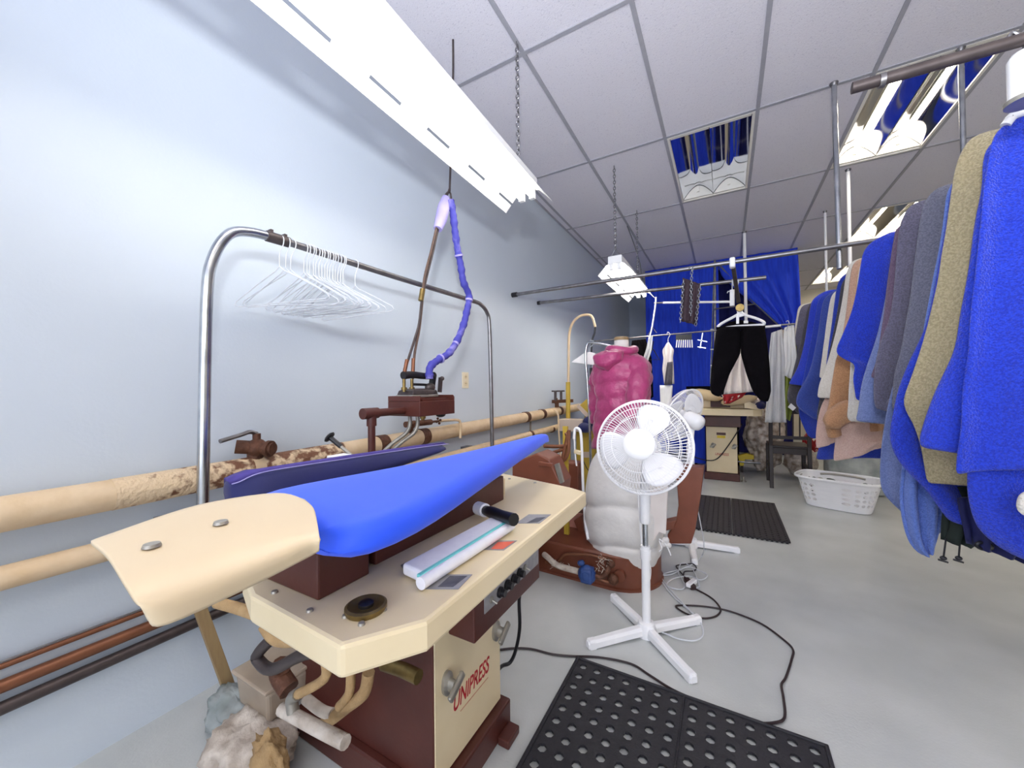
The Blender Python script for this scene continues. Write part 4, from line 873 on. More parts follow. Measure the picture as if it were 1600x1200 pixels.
# ================================================================ drape tool
def drape(left, right, nu=16, nv=26, folds=3, amp=.02, thick=.008, ph=0, base=None, grow=1.0, depth=Vector((0, 1, 0)), wob=.006):
    """cloth hanging between a left and a right edge, with soft vertical folds that deepen downward"""
    left = [Vector(p) for p in left]; right = [Vector(p) for p in right]
    def f(u, v):
        p = lerpv(left, v).lerp(lerpv(right, v), u)
        k = (.25+.75*v**.7)*grow
        d = amp*k*math.sin(2*math.pi*folds*u+ph+1.2*v)+amp*.5*k*math.sin(2*math.pi*folds*1.7*u+ph*2.3-1.5*v)
        d += wob*noise.noise(Vector((p.x*9+ph*3, p.z*7, ph)))
        return p+depth*d
    return MB().grid(f, nu, nv)
# ================================================================ curtains
Yc = 6.62
def lc(px): return [P(a, b, 'y', Yc) for a, b in px]
zt = CEIL-.004
left = [Vector((P(1009, 500, 'y', Yc).x, Yc, z)) for z in (zt, 1.5, .02)]
right = [Vector((1.62, Yc, z)) for z in (zt, 1.5, .02)]
single('curtain', drape(left, right, 60, 16, 7, .022, ph=.4), M['curtain'], 'royal blue curtain hanging straight to the floor, left of the silver pole', 'curtain', at=(.9, Yc, zt), smooth=True, solid=.004)
L2 = lc([(1119, 405), (1128, 432), (1150, 452), (1190, 485), (1228, 518)]); R2 = lc([(1246, 380), (1248, 420), (1250, 460), (1251, 495), (1240, 520)])
L2[0].z = zt; R2[0].z = zt
single('curtain', drape(L2, R2, 40, 24, 4.5, .03, ph=1.1, depth=Vector((0, 1, 0))), M['curtain'], 'royal blue curtain gathered up into a diagonal swag right of the silver pole', 'curtain', at=(2.1, Yc, zt), smooth=True, solid=.004)
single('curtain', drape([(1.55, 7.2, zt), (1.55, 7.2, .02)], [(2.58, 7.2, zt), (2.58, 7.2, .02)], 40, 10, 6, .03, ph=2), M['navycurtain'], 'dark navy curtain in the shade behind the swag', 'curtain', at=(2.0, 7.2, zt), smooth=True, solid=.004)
single('cable', MB().tube(lc([(1122, 412), (1150, 442), (1180, 474), (1210, 502), (1240, 526)]), .012, 8), M['steel'], 'gray diagonal cord along the lower edge of the gathered curtain', 'cord', at=lc([(1122, 412)])[0], smooth='auto')
# ================================================================ rails and ceiling posts
bz = 1.955
t = thing('hanging_rail', 'upper dark steel rail from the pale blue wall across to the towels', 'rail', (0, 3.02, bz))
obj('rail', MB().tube([(.0, 3.02, bz), (2.75, 3.02, bz+.0)], .0155, 12), M['steel'], t, smooth='auto')
obj('end_flange', MB().tube([(0, 3.02, bz), (.05, 3.02, bz)], .022, 12), M['black'], t, smooth='auto')
t = thing('hanging_rail', 'lower shorter steel rail from the pale blue wall, ending before the swag', 'rail', (0, 3.56, 1.985))
obj('rail', MB().tube([(0, 3.56, 1.985), P(1197, 433.5, 'y', 3.56)], .0155, 12), M['steel'], t, smooth='auto')
obj('end_flange', MB().tube([(0, 3.56, 1.985), (.03, 3.56, 1.985)], .02, 12), M['black'], t, smooth='auto')
t = thing('hanging_rail', 'thin steel rail with small garments before the blue curtain', 'rail', (.3, 4.5, 1.67))
obj('rail', MB().tube([P(928, 533, 'y', 4.5), P(1110, 517, 'y', 4.5), P(1242, 506, 'y', 4.5)], .009, 10), M['steel'], t, smooth='auto')
obj('clip', MB().cyl(P(1195, 511, 'y', 4.5), P(1220, 508.5, 'y', 4.5), .012), M['white'], t, smooth='auto')
t = thing('hanging_rail', 'dark rail close to the viewer above the nearest towels', 'rail', (2.03, 1.45, 1.955))
obj('rail', MB().tube([P(1331, 138, 'y', 1.45), (3.05, 1.45, 1.94)], .0155, 14), M['darkpipe'], t, smooth='auto')
obj('clip', MB().lathe([(.018, -.006), (.019, .006)], P(1378, 126, 'y', 1.45), (1, 0, 0)), M['steel'], t, smooth='auto')
RX, RZ = 2.66, 1.935
t = thing('hanging_rail', 'long steel rail carrying the whole row of towels', 'rail', (RX, 1.3, RZ))
obj('rail', MB().tube([(RX, 1.30, RZ), (RX, 5.1, RZ)], .013, 12), M['steel'], t, smooth='auto')
def post(label, top, bot, r, m='chrome', clamp=None):
    t = thing('ceiling_post', label, 'post', top); obj('post', MB().tube([top, bot], r, 12), M[m], t, smooth='auto')
    obj('ceiling_flange', MB().lathe([(r*1.05, -.02), (r*1.6, -.004), (r*1.6, 0)], top), M['steel'], t, smooth='auto')
    if clamp: obj('clamp', MB().tube([Vector(top).lerp(Vector(bot), clamp-.02), Vector(top).lerp(Vector(bot), clamp+.02)], r*1.35, 12), M['darkpipe'], t, smooth='auto')
pt = P(1303, 130, 'z', CEIL); post('thick silver ceiling post clamped to the upper rail beside the towels', pt, P(1312, 420, 'y', 3.045), .015, clamp=None)
pt = P(1501, 75, 'z', CEIL); post('silver ceiling post passing behind the dark near rail', pt, (pt.x, pt.y, 1.9), .013)
pt = P(1325, 265, 'z', CEIL); post('white ceiling post rising behind the peach towel', pt, (pt.x, pt.y, 1.8), .014, 'white')
pt = P(1289, 330, 'z', CEIL); post('thin white ceiling post farthest along the towel row', pt, (pt.x, pt.y, 1.8), .012, 'white')
pt = P(1163, 362, 'z', CEIL); pb = P(1162.5, 500, 'y', 3.56); pb = P(1163, 505, 'y', pt.y); post('white ceiling post standing behind the trouser hanger', (pt.x, pt.y, CEIL), (pt.x, pt.y, pb.z), .018, 'white')
t = thing('hook_pole', 'tall silver pole with short pegs in front of the blue curtain', 'pole', (1.6, 5.75, 1.1))
pp = [P(1117, y, 'y', 5.75) for y in (407, 500, 600)]
obj('pole', MB().tube([(pp[2].x, 5.75, 1.10), pp[2], pp[0]], .015, 12), M['steel'], t, smooth='auto')
obj('pole', MB().tube([P(1116, 412, 'y', 5.8), P(1110, 600, 'y', 5.8)], .009, 8), M['chrome'], t, smooth='auto')
for y in (515, 546, 571): obj('peg', MB().cyl(P(1110, y, 'y', 5.75), P(1118, y, 'y', 5.75), .009), M['whitewire'], t, smooth='auto')
obj('side_arm', MB().tube([P(1115, 483, 'y', 5.72), P(1180, 475, 'y', 5.72)], .009, 8), M['steel'], t, smooth='auto')
t = thing('hanging_rail', 'white horizontal tube in front of the blue curtain', 'rail', P(1022, 473, 'y', 4.35))
obj('tube', MB().tube([P(1036, 473, 'y', 4.35), P(1146, 471.5, 'y', 4.35)], .012, 12), M['white'], t, smooth='auto')
obj('end', MB().tube([P(1022, 473.5, 'y', 4.35), P(1037, 473, 'y', 4.35)], .009, 10), M['steel'], t, smooth='auto')
t = thing('hanging_wand', 'slim white wand hanging from the end of the white tube', 'wand', P(1025, 465, 'y', 4.3))
obj('wand', MB().tube([P(1025, 464, 'y', 4.3), P(1024, 478, 'y', 4.3), P(1019, 510, 'y', 4.3), P(1014, 530, 'y', 4.3)], .008, 8, smooth=3), M['white'], t, smooth='auto')
obj('clip', MB().tube([P(1026, 520, 'y', 4.3), P(1020, 512, 'y', 4.3), P(1012, 524, 'y', 4.3)], .005, 6), M['steel'], t, smooth='auto')
single('plastic_bag', drape([P(a, b, 'y', 4.46) for a, b in ((1014, 524), (1010, 545), (1004, 562))], [P(a, b, 'y', 4.46) for a, b in ((1020, 524), (1018, 548), (1012, 566))], 8, 10, 1.5, .02), M['bagfilm'], 'narrow clear plastic bag hanging on the thin rail beside the jacket', 'bag', at=P(1016, 524, 'y', 4.46), smooth=True, solid=.004)
t = thing('coat_hanger', 'dark hanger hanging low on the thin rail before the curtain', 'hanger', P(1023, 530, 'y', 4.5))
obj('frame', MB().tube([P(a, b, 'y', 4.48) for a, b in ((1021, 533), (1019, 546), (1012, 562), (1030, 562), (1021, 546))], .006, 6), M['black'], t, smooth='auto')
# small garments
t = thing('blouse', 'small white sleeveless blouse on a hanger before the curtain', 'blouse', P(1045, 525, 'y', 4.47))
obj('body', drape([P(a, b, 'y', 4.47) for a, b in ((1043, 535), (1035, 548), (1037, 560), (1035, 577), (1038, 600))], [P(a, b, 'y', 4.47) for a, b in ((1045, 535), (1053, 547), (1051, 558), (1052, 575), (1053, 600))], 14, 20, 2, .014), M['linen'], t, smooth=True, solid=.008)
obj('hook', MB().tube([P(a, b, 'y', 4.47) for a, b in ((1044, 537), (1044, 529), (1047, 523), (1044, 519), (1042, 522))], .004, 6, smooth=4), M['whitewire'], t, smooth='auto')
t = thing('sock', 'dark gray sock hanging over the white blouse', 'sock', P(1046, 565, 'y', 4.40))
obj('sock', drape([P(a, b, 'y', 4.40) for a, b in ((1043, 566), (1040, 585), (1038, 602))], [P(a, b, 'y', 4.40) for a, b in ((1051, 565), (1051, 585), (1050, 601))], 8, 8, 1, .008), M['t_char'], t, smooth=True, solid=.012)
t = thing('shirt', 'white cloth hanging below the dark sock', 'cloth', P(1042, 602, 'y', 4.42))
obj('cloth', drape([P(a, b, 'y', 4.42) for a, b in ((1031, 602), (1032, 625), (1030, 660))], [P(a, b, 'y', 4.42) for a, b in ((1051, 602), (1049, 625), (1048, 660))], 10, 10, 2, .012), M['paper'], t, smooth=True, solid=.01)
cl = None
for i in range(8):
    a = P(1058+i*3.3, 531, 'y', 4.48); b = P(1056.5+i*3.6, 543, 'y', 4.48)
    mb = MB().bar(a, b, .011, .006)
    if i == 0:
        cl = t = None
    c = obj('clothes_peg', mb, M['white'], None, a, bevel=.001)
    tag(c, 'white clip in the short row of clips on the thin rail', 'clip', 'white clips on the thin rail')
single('clip_bar', MB().box(P(1056, 525, 'y', 4.49).x, P(1081, 525, 'y', 4.49).x, 4.485, 4.495, P(1060, 532, 'y', 4.49).z, P(1060, 523, 'y', 4.49).z), M['black'], 'small black bar holding the row of white clips', 'bar', at=P(1068, 528, 'y', 4.49))
t = thing('clip_hanger', 'small silver crossed clip hanger right of the white clips', 'hanger', P(1097, 522, 'y', 4.48))
obj('frame', MB().bar(P(1090, 531, 'y', 4.48), P(1105, 534, 'y', 4.48), .01, .01).bar(P(1098, 520, 'y', 4.48), P(1094, 544, 'y', 4.48), .01, .01).bar(P(1090, 542, 'y', 4.48), P(1103, 544, 'y', 4.48), .008, .01), M['chrome'], t)
for i_, (l_, r_, yy_) in enumerate((([(988, 532), (984, 560), (982, 612)], [(999, 531), (1006, 560), (1008, 612)], 4.56), ([(1000, 531), (998, 570), (996, 640)], [(1009, 530), (1018, 560), (1020, 620)], 4.62))):
    single('dark_garment', drape([P(a, b, 'y', yy_) for a, b in l_], [P(a, b, 'y', yy_) for a, b in r_], 14, 12, 2, .02, ph=i_), M['pants'], ('dark garment on the thin rail directly behind the pink jacket shoulder', 'dark garment on the thin rail between the jacket and the plastic bag')[i_], 'garment', at=P(l_[0][0], l_[0][1], 'y', yy_), smooth=True, solid=.012)
# chain hanger
t = thing('skirt_hanger', 'dark multi hanger with three silver chains on the upper rail', 'hanger', P(1082, 419, 'y', 3.0))
obj('panel', drape([P(a, b, 'y', 2.99) for a, b in ((1067, 434), (1065, 470), (1065, 502))], [P(a, b, 'y', 2.99) for a, b in ((1094, 444), (1092, 475), (1089, 508))], 12, 12, 2.5, .02), mat('dark_mesh_cloth', '#3b2a33', .8, col2='#2c1f28', ns=60), t, smooth=True, solid=.006)
for a, b in (((1068, 438), (1063, 504)), ((1081, 420), (1079, 494)), ((1094, 446), (1087, 509))):
    obj('chain', chain(MB(), P(*a, 'y', 2.965), P(*b, 'y', 2.965), .026, .0028), M['chrome'], t)
obj('hook', MB().tube([P(a, b, 'y', 3.0) for a, b in ((1082, 424), (1083, 419), (1080, 416.5), (1076, 419))], .004, 6, smooth=4), M['chrome'], t, smooth='auto')
# balancer with trousers
t = thing('hanger_arm', 'dark iron arm with a white clamp hanging from the upper rail to the trouser hanger', 'arm', P(1143, 410, 'y', 3.0))
obj('clamp', MB().box(*(lambda a, b: (a.x, b.x, 2.99, 3.05, b.z, a.z))(P(1139.5, 404, 'y', 3.02), P(1149, 418, 'y', 3.02))), M['white'], t, bevel=.01, label='white clamp')
obj('arm', MB().bar(P(1145, 412, 'y', 3.04), P(1154, 472, 'y', 3.42), .026, .02), M['darkpipe'], t, bevel=.003)
obj('shackle', MB().tube([P(a, b, 'y', 3.30) for a, b in ((1145, 437), (1145, 443), (1149, 447), (1153, 443), (1153, 437))], .006, 8, smooth=4), M['whitewire'], t, smooth='auto')
obj('pulley', MB().lathe([(.001, -.02), (.028, -.02), (.03, 0), (.028, .02), (.001, .02)], P(1156, 481, 'y', 3.44), (0, 1, 0)), M['brass'], t, smooth='auto')
t = thing('white_tube', 'short white plastic tube with a small hook hanging beside the iron arm', 'tube', P(1144, 440, 'y', 3.5))
obj('tube', MB().cyl(P(1144, 453, 'y', 3.5), P(1144, 478, 'y', 3.5), .017), M['white'], t, smooth='auto')
obj('hook', MB().tube([P(a, b, 'y', 3.5) for a, b in ((1144, 438), (1144, 453))], .004, 6).tube([P(a, b, 'y', 3.5) for a, b in ((1136.5, 458), (1137, 455.5), (1143, 455))], .004, 6), M['whitewire'], t, smooth='auto')
Yp = 3.46
t = thing('coat_hanger', 'white plastic hanger holding the black trousers', 'hanger', P(1157, 490, 'y', Yp))
fp = [P(a, b, 'y', Yp) for a, b in ((1121, 511), (1128, 505), (1143, 497), (1152, 492), (1158, 489), (1166, 493), (1180, 497), (1193, 503), (1193, 507), (1185, 508), (1150, 510), (1128, 513))]
obj('frame', MB().tube(fp+[fp[0]], .0105, 8, smooth=3), M['white'], t, smooth='auto')
obj('neck', MB().bar(P(1155, 482, 'y', Yp), P(1158, 495, 'y', Yp), .04, .014).bar(P(1152.5, 490, 'y', Yp-.02), P(1152.5, 506, 'y', Yp-.02), .02, .012), M['white'], t, bevel=.003)
t = thing('trousers', 'black trousers hanging spread on the white plastic hanger', 'trousers', P(1157, 512, 'y', Yp+.0))
def loft2(l, r, dep, seg=20):
    l = [P(a, b, 'y', Yp) for a, b in l]; r = [P(a, b, 'y', Yp) for a, b in r]; rings = []
    for j in range(seg+1):
        a, b = lerpv(l, j/seg), lerpv(r, j/seg); c = (a+b)/2; hx = (b-a)/2
        rings.append([c+hx*math.copysign(abs(math.cos(q))**.8, math.cos(q))+Vector((0, dep*math.sin(q)*(1+.18*math.sin(3*q+j*.5)), 0)) for q in [2*math.pi*k/20 for k in range(20)]])
    return MB().loft(rings)
tm = loft2([(1119.5, 512), (1116, 535), (1113, 560), (1110, 590), (1109, 608), (1112, 616)], [(1157.5, 512), (1158, 535), (1157, 553), (1140, 585), (1130, 615), (1123, 621)], .05)
tm2 = loft2([(1157, 511), (1157, 535), (1157, 553), (1166, 585), (1176, 612), (1188, 626)], [(1195, 510), (1199, 535), (1202, 560), (1204, 590), (1205, 612), (1200, 629)], .05)
obj('trouser_leg', tm, M['pants'], t, smooth=True, sub=1); obj('trouser_leg', tm2, M['pants'], t, smooth=True, sub=1)
obj('lining', MB().prism([P(a, b, 'y', Yp+.03) for a, b in ((1124, 512), (1140, 503), (1158, 500), (1180, 504), (1192, 511))], (0, .012, 0)), M['pants'], t)
obj('care_tag', MB().prism([P(a, b, 'y', Yp-.0) for a, b in ((1162, 501), (1169, 501), (1169, 505), (1162, 505))], (0, .004, 0)), M['paper'], t, label='white tag')
obj('waist', MB().tube([P(1120, 513, 'y', Yp), P(1157, 512.5, 'y', Yp-.03), P(1195, 511, 'y', Yp)], [.012, .014, .012], 8, smooth=4), M['pants'], t, smooth='auto')
# things behind the trousers
single('white_cloth', drape([P(a, b, 'y', 4.62) for a, b in ((1147, 545), (1137, 580), (1131, 616))], [P(a, b, 'y', 4.62) for a, b in ((1168, 545), (1173, 580), (1180, 612))], 24, 14, 3, .02), M['linen'], 'off white cloth hanging behind the black trousers', 'cloth', at=P(1157, 545, 'y', 4.62), smooth=True, solid=.008)
single('counter', MB().box(P(1072, 600, 'y', 5.68).x, 1.85, 5.68, 6.15, .98, 1.10).box(1.27, 1.32, 5.72, 6.1, 0, .98).box(1.78, 1.83, 5.72, 6.1, 0, .98), M['pants'], 'dark cabinet top behind the far press', 'cabinet', at=(1.6, 5.6, 0))
# ================================================================ the far press
t = thing('garment_press', 'cream press with padded top at the far end, before the blue curtain', 'press', (1.64, 5.2, 0))
def TF(v): return Vector((1.638+(v.y-.905), 5.07-(v.x-1.03), v.z))
tabf = [(1.10, .50), (1.25, .50), (1.29, .58), (1.29, 1.21), (1.25, 1.29), (1.05, 1.31), (.80, 1.25), (.72, 1.1), (.72, .6), (.9, .50)]
o, topf = press_base(t, TF, tabf, z=.845, th=.075, near=False)
text_mesh('lettering', 'UNIPRESS', .042, M['redink'], t, lambda c: TF(Vector((1.0345+c.z*.5, .905+c.x*.78, .30+c.y))))
o('control_box', MB().box(1.034, 1.10, .735, 1.10, .63, .768), M['brown'], bevel=.004)
lb = o('warning_label', MB().box(1.034, 1.036, .86, .945, .49, .52), M['yelsign'], label='small yellow label')
o('name_plate', MB().box(1.034, 1.036, .855, .95, .525, .555), M['brown'])
o('head_box', MB().box(.85, 1.10, .72, 1.15, .845, .965), M['cream'], bevel=.01)
o('head_recess', MB().box(1.10, 1.106, .80, 1.0, .855, .945), M['brown'])
o('leg_bolt', MB().cyl((1.02, 1.12, .0), (1.02, 1.12, .06), .012).cyl((1.02, 1.12, 0), (1.02, 1.12, .012), .03), M['grey'], smooth='auto')
o('power_cord', MB().tube([(1.10, 1.11, .67), (1.06, 1.08, .60), (1.045, .98, .42), (1.045, .86, .25), (1.05, .75, .22), (1.06, .62, .25)], .006, 8, smooth=5), M['black'], smooth='auto', label='black cord')
def cushion(pxs, yv, dy, thick, m, name, lab=None):
    pts = [P(a, b, 'y', yv) for a, b in pxs]; c = sum(pts, Vector())/len(pts); rings = []
    for k, (s, d) in enumerate(((.75, 0), (.95, .12), (1, .5), (.95, .88), (.75, 1))): rings.append([c+(p-c)*s+Vector((0, dy*d, 0)) for p in pts])
    return obj(name, MB().loft(rings), m, t, smooth=True, sub=1, label=lab)
cushion([(1078, 609), (1090, 606), (1110, 610), (1126, 618), (1130, 626), (1118, 629), (1100, 626), (1084, 619)], 4.80, .4, .05, M['padcloth'], 'pad', 'tan padded board')
cushion([(1122, 632), (1128, 624), (1150, 621), (1175, 616), (1188, 620), (1184, 628), (1160, 633), (1135, 636)], 4.78, .4, .05, M['padcloth'], 'pad', 'tan padded board')
o('side_flap', MB().prism([(1.30, 1.13, .96), (1.30, 1.31, .845), (1.30, 1.31, .835), (1.30, 1.13, .86)], (-.2, 0, 0)), M['cream'])
single('red_cloth', drape([P(a, b, 'y', 4.74) for a, b in ((1128, 617), (1131, 624), (1132, 631))], [P(a, b, 'y', 4.74) for a, b in ((1166, 613), (1160, 620), (1140, 630))], 16, 6, 2, .02), M['red'], 'red and white printed cloth folded on the far press pad', 'cloth', at=P(1145, 620, 'y', 4.74), smooth=True, solid=.012)
single('folded_cloth', MB().ball(P(1188, 634, 'y', 4.85), (.05, .08, .045)).ball(P(1194, 628, 'y', 4.9), (.04, .06, .04)), M['navy'], 'dark blue and white cloth at the corner of the far press', 'cloth', at=P(1188, 634, 'y', 4.85), smooth=True)
single('blue_tub', MB().box(P(1084, 680, 'y', 5.3).x, P(1102, 680, 'y', 5.3).x, 5.3, 5.6, P(1090, 724, 'y', 5.3).z, P(1090, 662, 'y', 5.3).z), M['curtain'], 'dark blue box under the far press beside the second fan', 'box', at=P(1093, 724, 'y', 5.3), bevel=.01)
t = thing('floor_clamp', 'yellow steel clamp on a bar under the far press', 'clamp', P(1158, 712, 'y', 5.6))
obj('body', MB().prism([P(a, b, 'y', 5.6) for a, b in ((1153, 712), (1166, 709), (1178, 712), (1178, 718), (1164, 718), (1162, 728), (1156, 728))], (0, .08, 0)), M['yelsign'], t, bevel=.004)
obj('bar', MB().tube([P(1150, 721, 'y', 5.6), P(1190, 724, 'y', 5.6)], .012, 8), M['chrome'], t, smooth='auto')
obj('foot', MB().cyl(P(1159, 726, 'y', 5.64), (P(1159, 726, 'y', 5.64).x, 5.64, 0), .012), M['darkpipe'], t)
# ================================================================ bundles, plastic bags and bagged clothes
def lump(c, r, seed, amp=.18, n=40, m=24, flat=None):
    c = Vector(c); rings = []
    for j in range(m+1):
        th_ = math.pi*max(.003, min(.997, j/m)); ring = []
        for k in range(n):
            a = 2*math.pi*k/n; d = Vector((math.sin(th_)*math.cos(a), math.sin(th_)*math.sin(a), -math.cos(th_)))
            s = 1+amp*noise.noise(d*2.2+Vector((seed, 0, 0)))+amp*.5*noise.noise(d*6+Vector((0, seed, 0)))
            p = c+Vector((d.x*r[0], d.y*r[1], d.z*r[2]))*s
            if flat is not None: p.z = max(p.z, flat)
            ring.append(p)
        rings.append(ring)
    return MB().loft(rings)
single('plastic_bundle', lump((2.10, 5.75, .50), (.205, .26, .46), 3, .25, 56, 36, .03), M['bundle'], 'tall brown and white mottled plastic bundle behind the chair', 'bundle', at=(2.12, 5.75, .03), smooth=True)
single('plastic_bundle', lump((2.45, 5.62, .2), (.16, .2, .19), 5, .2, 40, 24, .01), M['bundle'], 'low brown plastic bundle on the floor under the chair seat', 'bundle', at=(2.34, 5.72, .01), smooth=True)
def puff(v): return v
q = MB(); zz_ = [(.01, .20, .16), (.03, .235, .19), (.2, .24, .2), (.45, .235, .195), (.56, .22, .18), (.62, .17, .13), (.64, .08, .06)]
q.loft([[Vector((2.83+.0+hx*math.copysign(abs(math.cos(a))**.5, math.cos(a))*(1+.05*noise.noise(Vector((a*2, z*9, 1)))), 5.12+hy*math.copysign(abs(math.sin(a))**.5, math.sin(a))*(1+.06*noise.noise(Vector((a*3, z*8, 4)))), z)) for a in [2*math.pi*k/40 for k in range(40)]] for z, hx, hy in zz_])
single('storage_bag', q, M['clear'], 'large clear gray plastic bag standing behind the laundry basket', 'bag', at=(2.83, 5.12, .01), smooth=True)
single('red_bag', lump((2.60, 5.75, .42), (.1, .1, .12), 8, .15), M['red'], 'small red bag beside the dark chair', 'bag', at=(2.6, 5.75, .3), smooth=True)
for i, (l, r, m, nm, lb, ct) in enumerate((
    ([(1206, 520), (1202, 560), (1200, 610), (1196, 660)], [(1222, 514), (1226, 560), (1226, 610), (1228, 660)], 'bagfilm', 'garment_bag', 'clear film garment bag hanging right of the black trousers', 'garment bag'),
    ([(1218, 517), (1214, 560), (1212, 600), (1210, 650)], [(1232, 513), (1232, 560), (1230, 600), (1230, 640)], 'bundle', 'dress', 'brown and white patterned dress in film behind the clear garment bag', 'dress'),
    ([(1226, 512), (1224, 540), (1220, 570), (1216, 582)], [(1240, 507), (1242, 540), (1246, 570), (1240, 594)], 'cream', 'blouse', 'cream blouse hanging left of the towel row', 'blouse'),
    ([(1228, 540), (1221, 575), (1219, 610), (1224, 650)], [(1244, 540), (1244, 580), (1242, 620), (1234, 658)], 'green', 'shirt', 'olive green shirt below the cream blouse at the end of the towels', 'shirt'))):
    yv = (4.44, 4.7, 4.52, 4.62)[i]
    mm_ = M[m]
    if m == 'cream': mm_ = M['paper']
    single(nm, drape([P(a, b, 'y', yv) for a, b in l], [P(a, b, 'y', yv) for a, b in r], 20, 20, 2.5, .02, ph=i), mm_, lb, ct, at=P(l[0][0], l[0][1], 'y', yv), smooth=True, solid=.012)
single('coat_hanger', MB().tube([P(a, b, 'y', 4.5) for a, b in ((1228, 517), (1231, 510), (1233, 505), (1231, 501), (1228, 503))], .004, 6, smooth=4), M['whitewire'], 'white hanger hook on the thin rail above the cream blouse', 'hanger', at=P(1231, 505, 'y', 4.5), smooth='auto')
# ================================================================ the row of towels
TG = 'towels hanging on the long rail'
def towel(y, lpx, rz, m, label, neck=True, xr=.26, folds=2.2, amp=.022, ph=0, thick=.013, nm='towel', rx=None, topx=None, rpx=None):
    """hanging cloth at depth y: left edge as seen, neck at the rail, right edge falling behind its neighbour"""
    L = [P(a, b, 'y', y) for a, b in lpx]
    rxx = rx if rx else RX+xr
    if neck:
        tx = topx or RX
        top = Vector((tx, y, RZ-.035)); L0 = [top, top.lerp(L[0], .55)+Vector((0, 0, .012))]+L
        Rr = [top, Vector((tx+.12, y, RZ-.06)), Vector((rxx-.03, y, RZ-.13)), Vector((rxx, y, RZ-.3)), Vector((rxx, y, (RZ+rz)/2)), Vector((rxx-.02, y, rz))]
    else:
        L0 = L
        Rr = [Vector((rxx, y, L[0].z)), Vector((rxx, y, rz))]
    if rpx: Rr = Rr[:2]+[P(a, b, 'y', y) for a, b in rpx]
    mb = drape(spline(L0, 4), spline(Rr, 4), 26, 40, folds, amp, ph=ph, wob=.012)
    o = single(nm, mb, M['t_'+m], label, 'towel', at=(RX, y, RZ), group=None, smooth=True, solid=thick, sub=1)
    return o
T = []
towel(1.72, [(1566, 195), (1549, 240), (1536, 320), (1526, 420), (1518, 520), (1508, 620), (1500, 700), (1497, 745)], 1.0, 'royal', 'royal blue towel nearest the viewer, with a straight banded hem', ph=.3, xr=.35)
towel(1.80, [(1545, 225), (1535, 300), (1520, 380), (1506, 470), (1490, 550), (1460, 620), (1436, 690), (1438, 700)], .80, 'royal', 'royal blue towel just behind the nearest one, its corner tucked forward', ph=1.7, xr=.33)
towel(1.93, [(1530, 205), (1510, 225), (1497, 262), (1486, 330), (1472, 430), (1452, 520), (1430, 590), (1416, 630), (1434, 665), (1448, 715), (1456, 760)], .84, 'tan', 'tan towel, the only one of its color in the front part of the row', ph=.9, amp=.03)
towel(2.05, [(1495, 268), (1482, 330), (1465, 420), (1445, 510), (1412, 580), (1392, 650), (1388, 690), (1405, 725), (1440, 760), (1455, 780), (1478, 812)], .52, 'royal', 'long royal blue towel just behind the tan one', ph=2.2, amp=.03)
towel(2.16, [(1486, 285), (1474, 360), (1455, 460), (1440, 560), (1424, 660), (1414, 720), (1409, 780), (1416, 830), (1432, 862), (1448, 871)], .33, 'ltblue', 'light blue towel hanging lowest, its rounded tip near the floor', ph=.2, amp=.015, rpx=[(1480, 560), (1474, 700), (1474, 780), (1468, 830), (1458, 866)])
towel(2.24, [(1468, 292), (1452, 304), (1441, 330), (1432, 400), (1424, 470), (1412, 540), (1400, 590), (1396, 640)], .8, 'grey', 'cool gray towel between the long blue towel and the slate one', ph=1.2)
towel(2.42, [(1430, 316), (1415, 330), (1406, 352), (1398, 420), (1390, 490), (1376, 530), (1364, 575), (1362, 620), (1368, 642), (1385, 622), (1392, 618)], .75, 'slate', 'dark slate gray towel ending in a pointed corner', ph=2.6)
towel(2.34, [(1396, 600), (1388, 640), (1380, 700), (1378, 750), (1385, 775), (1410, 800), (1438, 826)], .42, 'denim', 'long gray blue towel below the slate towel, its hem low beside the light blue tip', ph=.5, rx=2.62, neck=False)
towel(2.54, [(1406, 352), (1398, 372), (1390, 430), (1382, 500), (1372, 560), (1362, 590)], .95, 'mauve', 'narrow mauve towel edge between slate and royal blue towels', ph=1.1)
towel(2.60, [(1402, 366), (1394, 400), (1384, 460), (1372, 520), (1354, 570), (1345, 605), (1340, 640), (1336, 658)], .84, 'denim', 'gray blue towel in front of the wide royal blue one', ph=1.9)
towel(2.80, [(1390, 364), (1368, 374), (1354, 385), (1346, 402), (1340, 440), (1328, 490), (1316, 520), (1304, 550), (1318, 562), (1334, 570), (1330, 590), (1334, 625)], .90, 'royal', 'wide royal blue towel in the middle of the row beside the peach towel', ph=2.9, amp=.03)
towel(2.93, [(1350, 400), (1336, 480), (1330, 560), (1326, 630), (1324, 655), (1335, 660), (1344, 648)], .82, 'cream', 'white towel corner showing below the middle royal blue towel', ph=.4, amp=.012, rx=2.62)
towel(3.07, [(1338, 530), (1318, 545), (1306, 562), (1296, 620), (1288, 660), (1293, 684)], .86, 'rust', 'tan brown towel with a folded lower end below the peach towel', ph=2.2, amp=.04, rx=2.64, neck=False)
towel(3.24, [(1336, 406), (1327, 414), (1322, 430), (1315, 480), (1304, 530), (1292, 570), (1281, 600), (1278, 622)], .98, 'cream', 'creamy white towel just behind the peach one', ph=1.2)
towel(3.17, [(1340, 406), (1333, 414), (1329, 430), (1324, 480), (1316, 530), (1308, 565), (1303, 600), (1302, 618)], 1.0, 'peach', 'peach towel in the middle of the row above the tan brown fold', ph=1.4)
towel(3.05, [(1318, 640), (1310, 665), (1306, 690), (1305, 722), (1325, 705), (1350, 690)], .77, 'blush', 'pale pink towel corner pointing down above the laundry basket', neck=False, rx=2.72, ph=.8)
towel(3.36, [(1324, 432), (1316, 442), (1311, 470), (1302, 520), (1292, 570), (1284, 610), (1278, 640), (1276, 660)], .82, 'char', 'charcoal towel directly behind the peach towel', ph=.3)
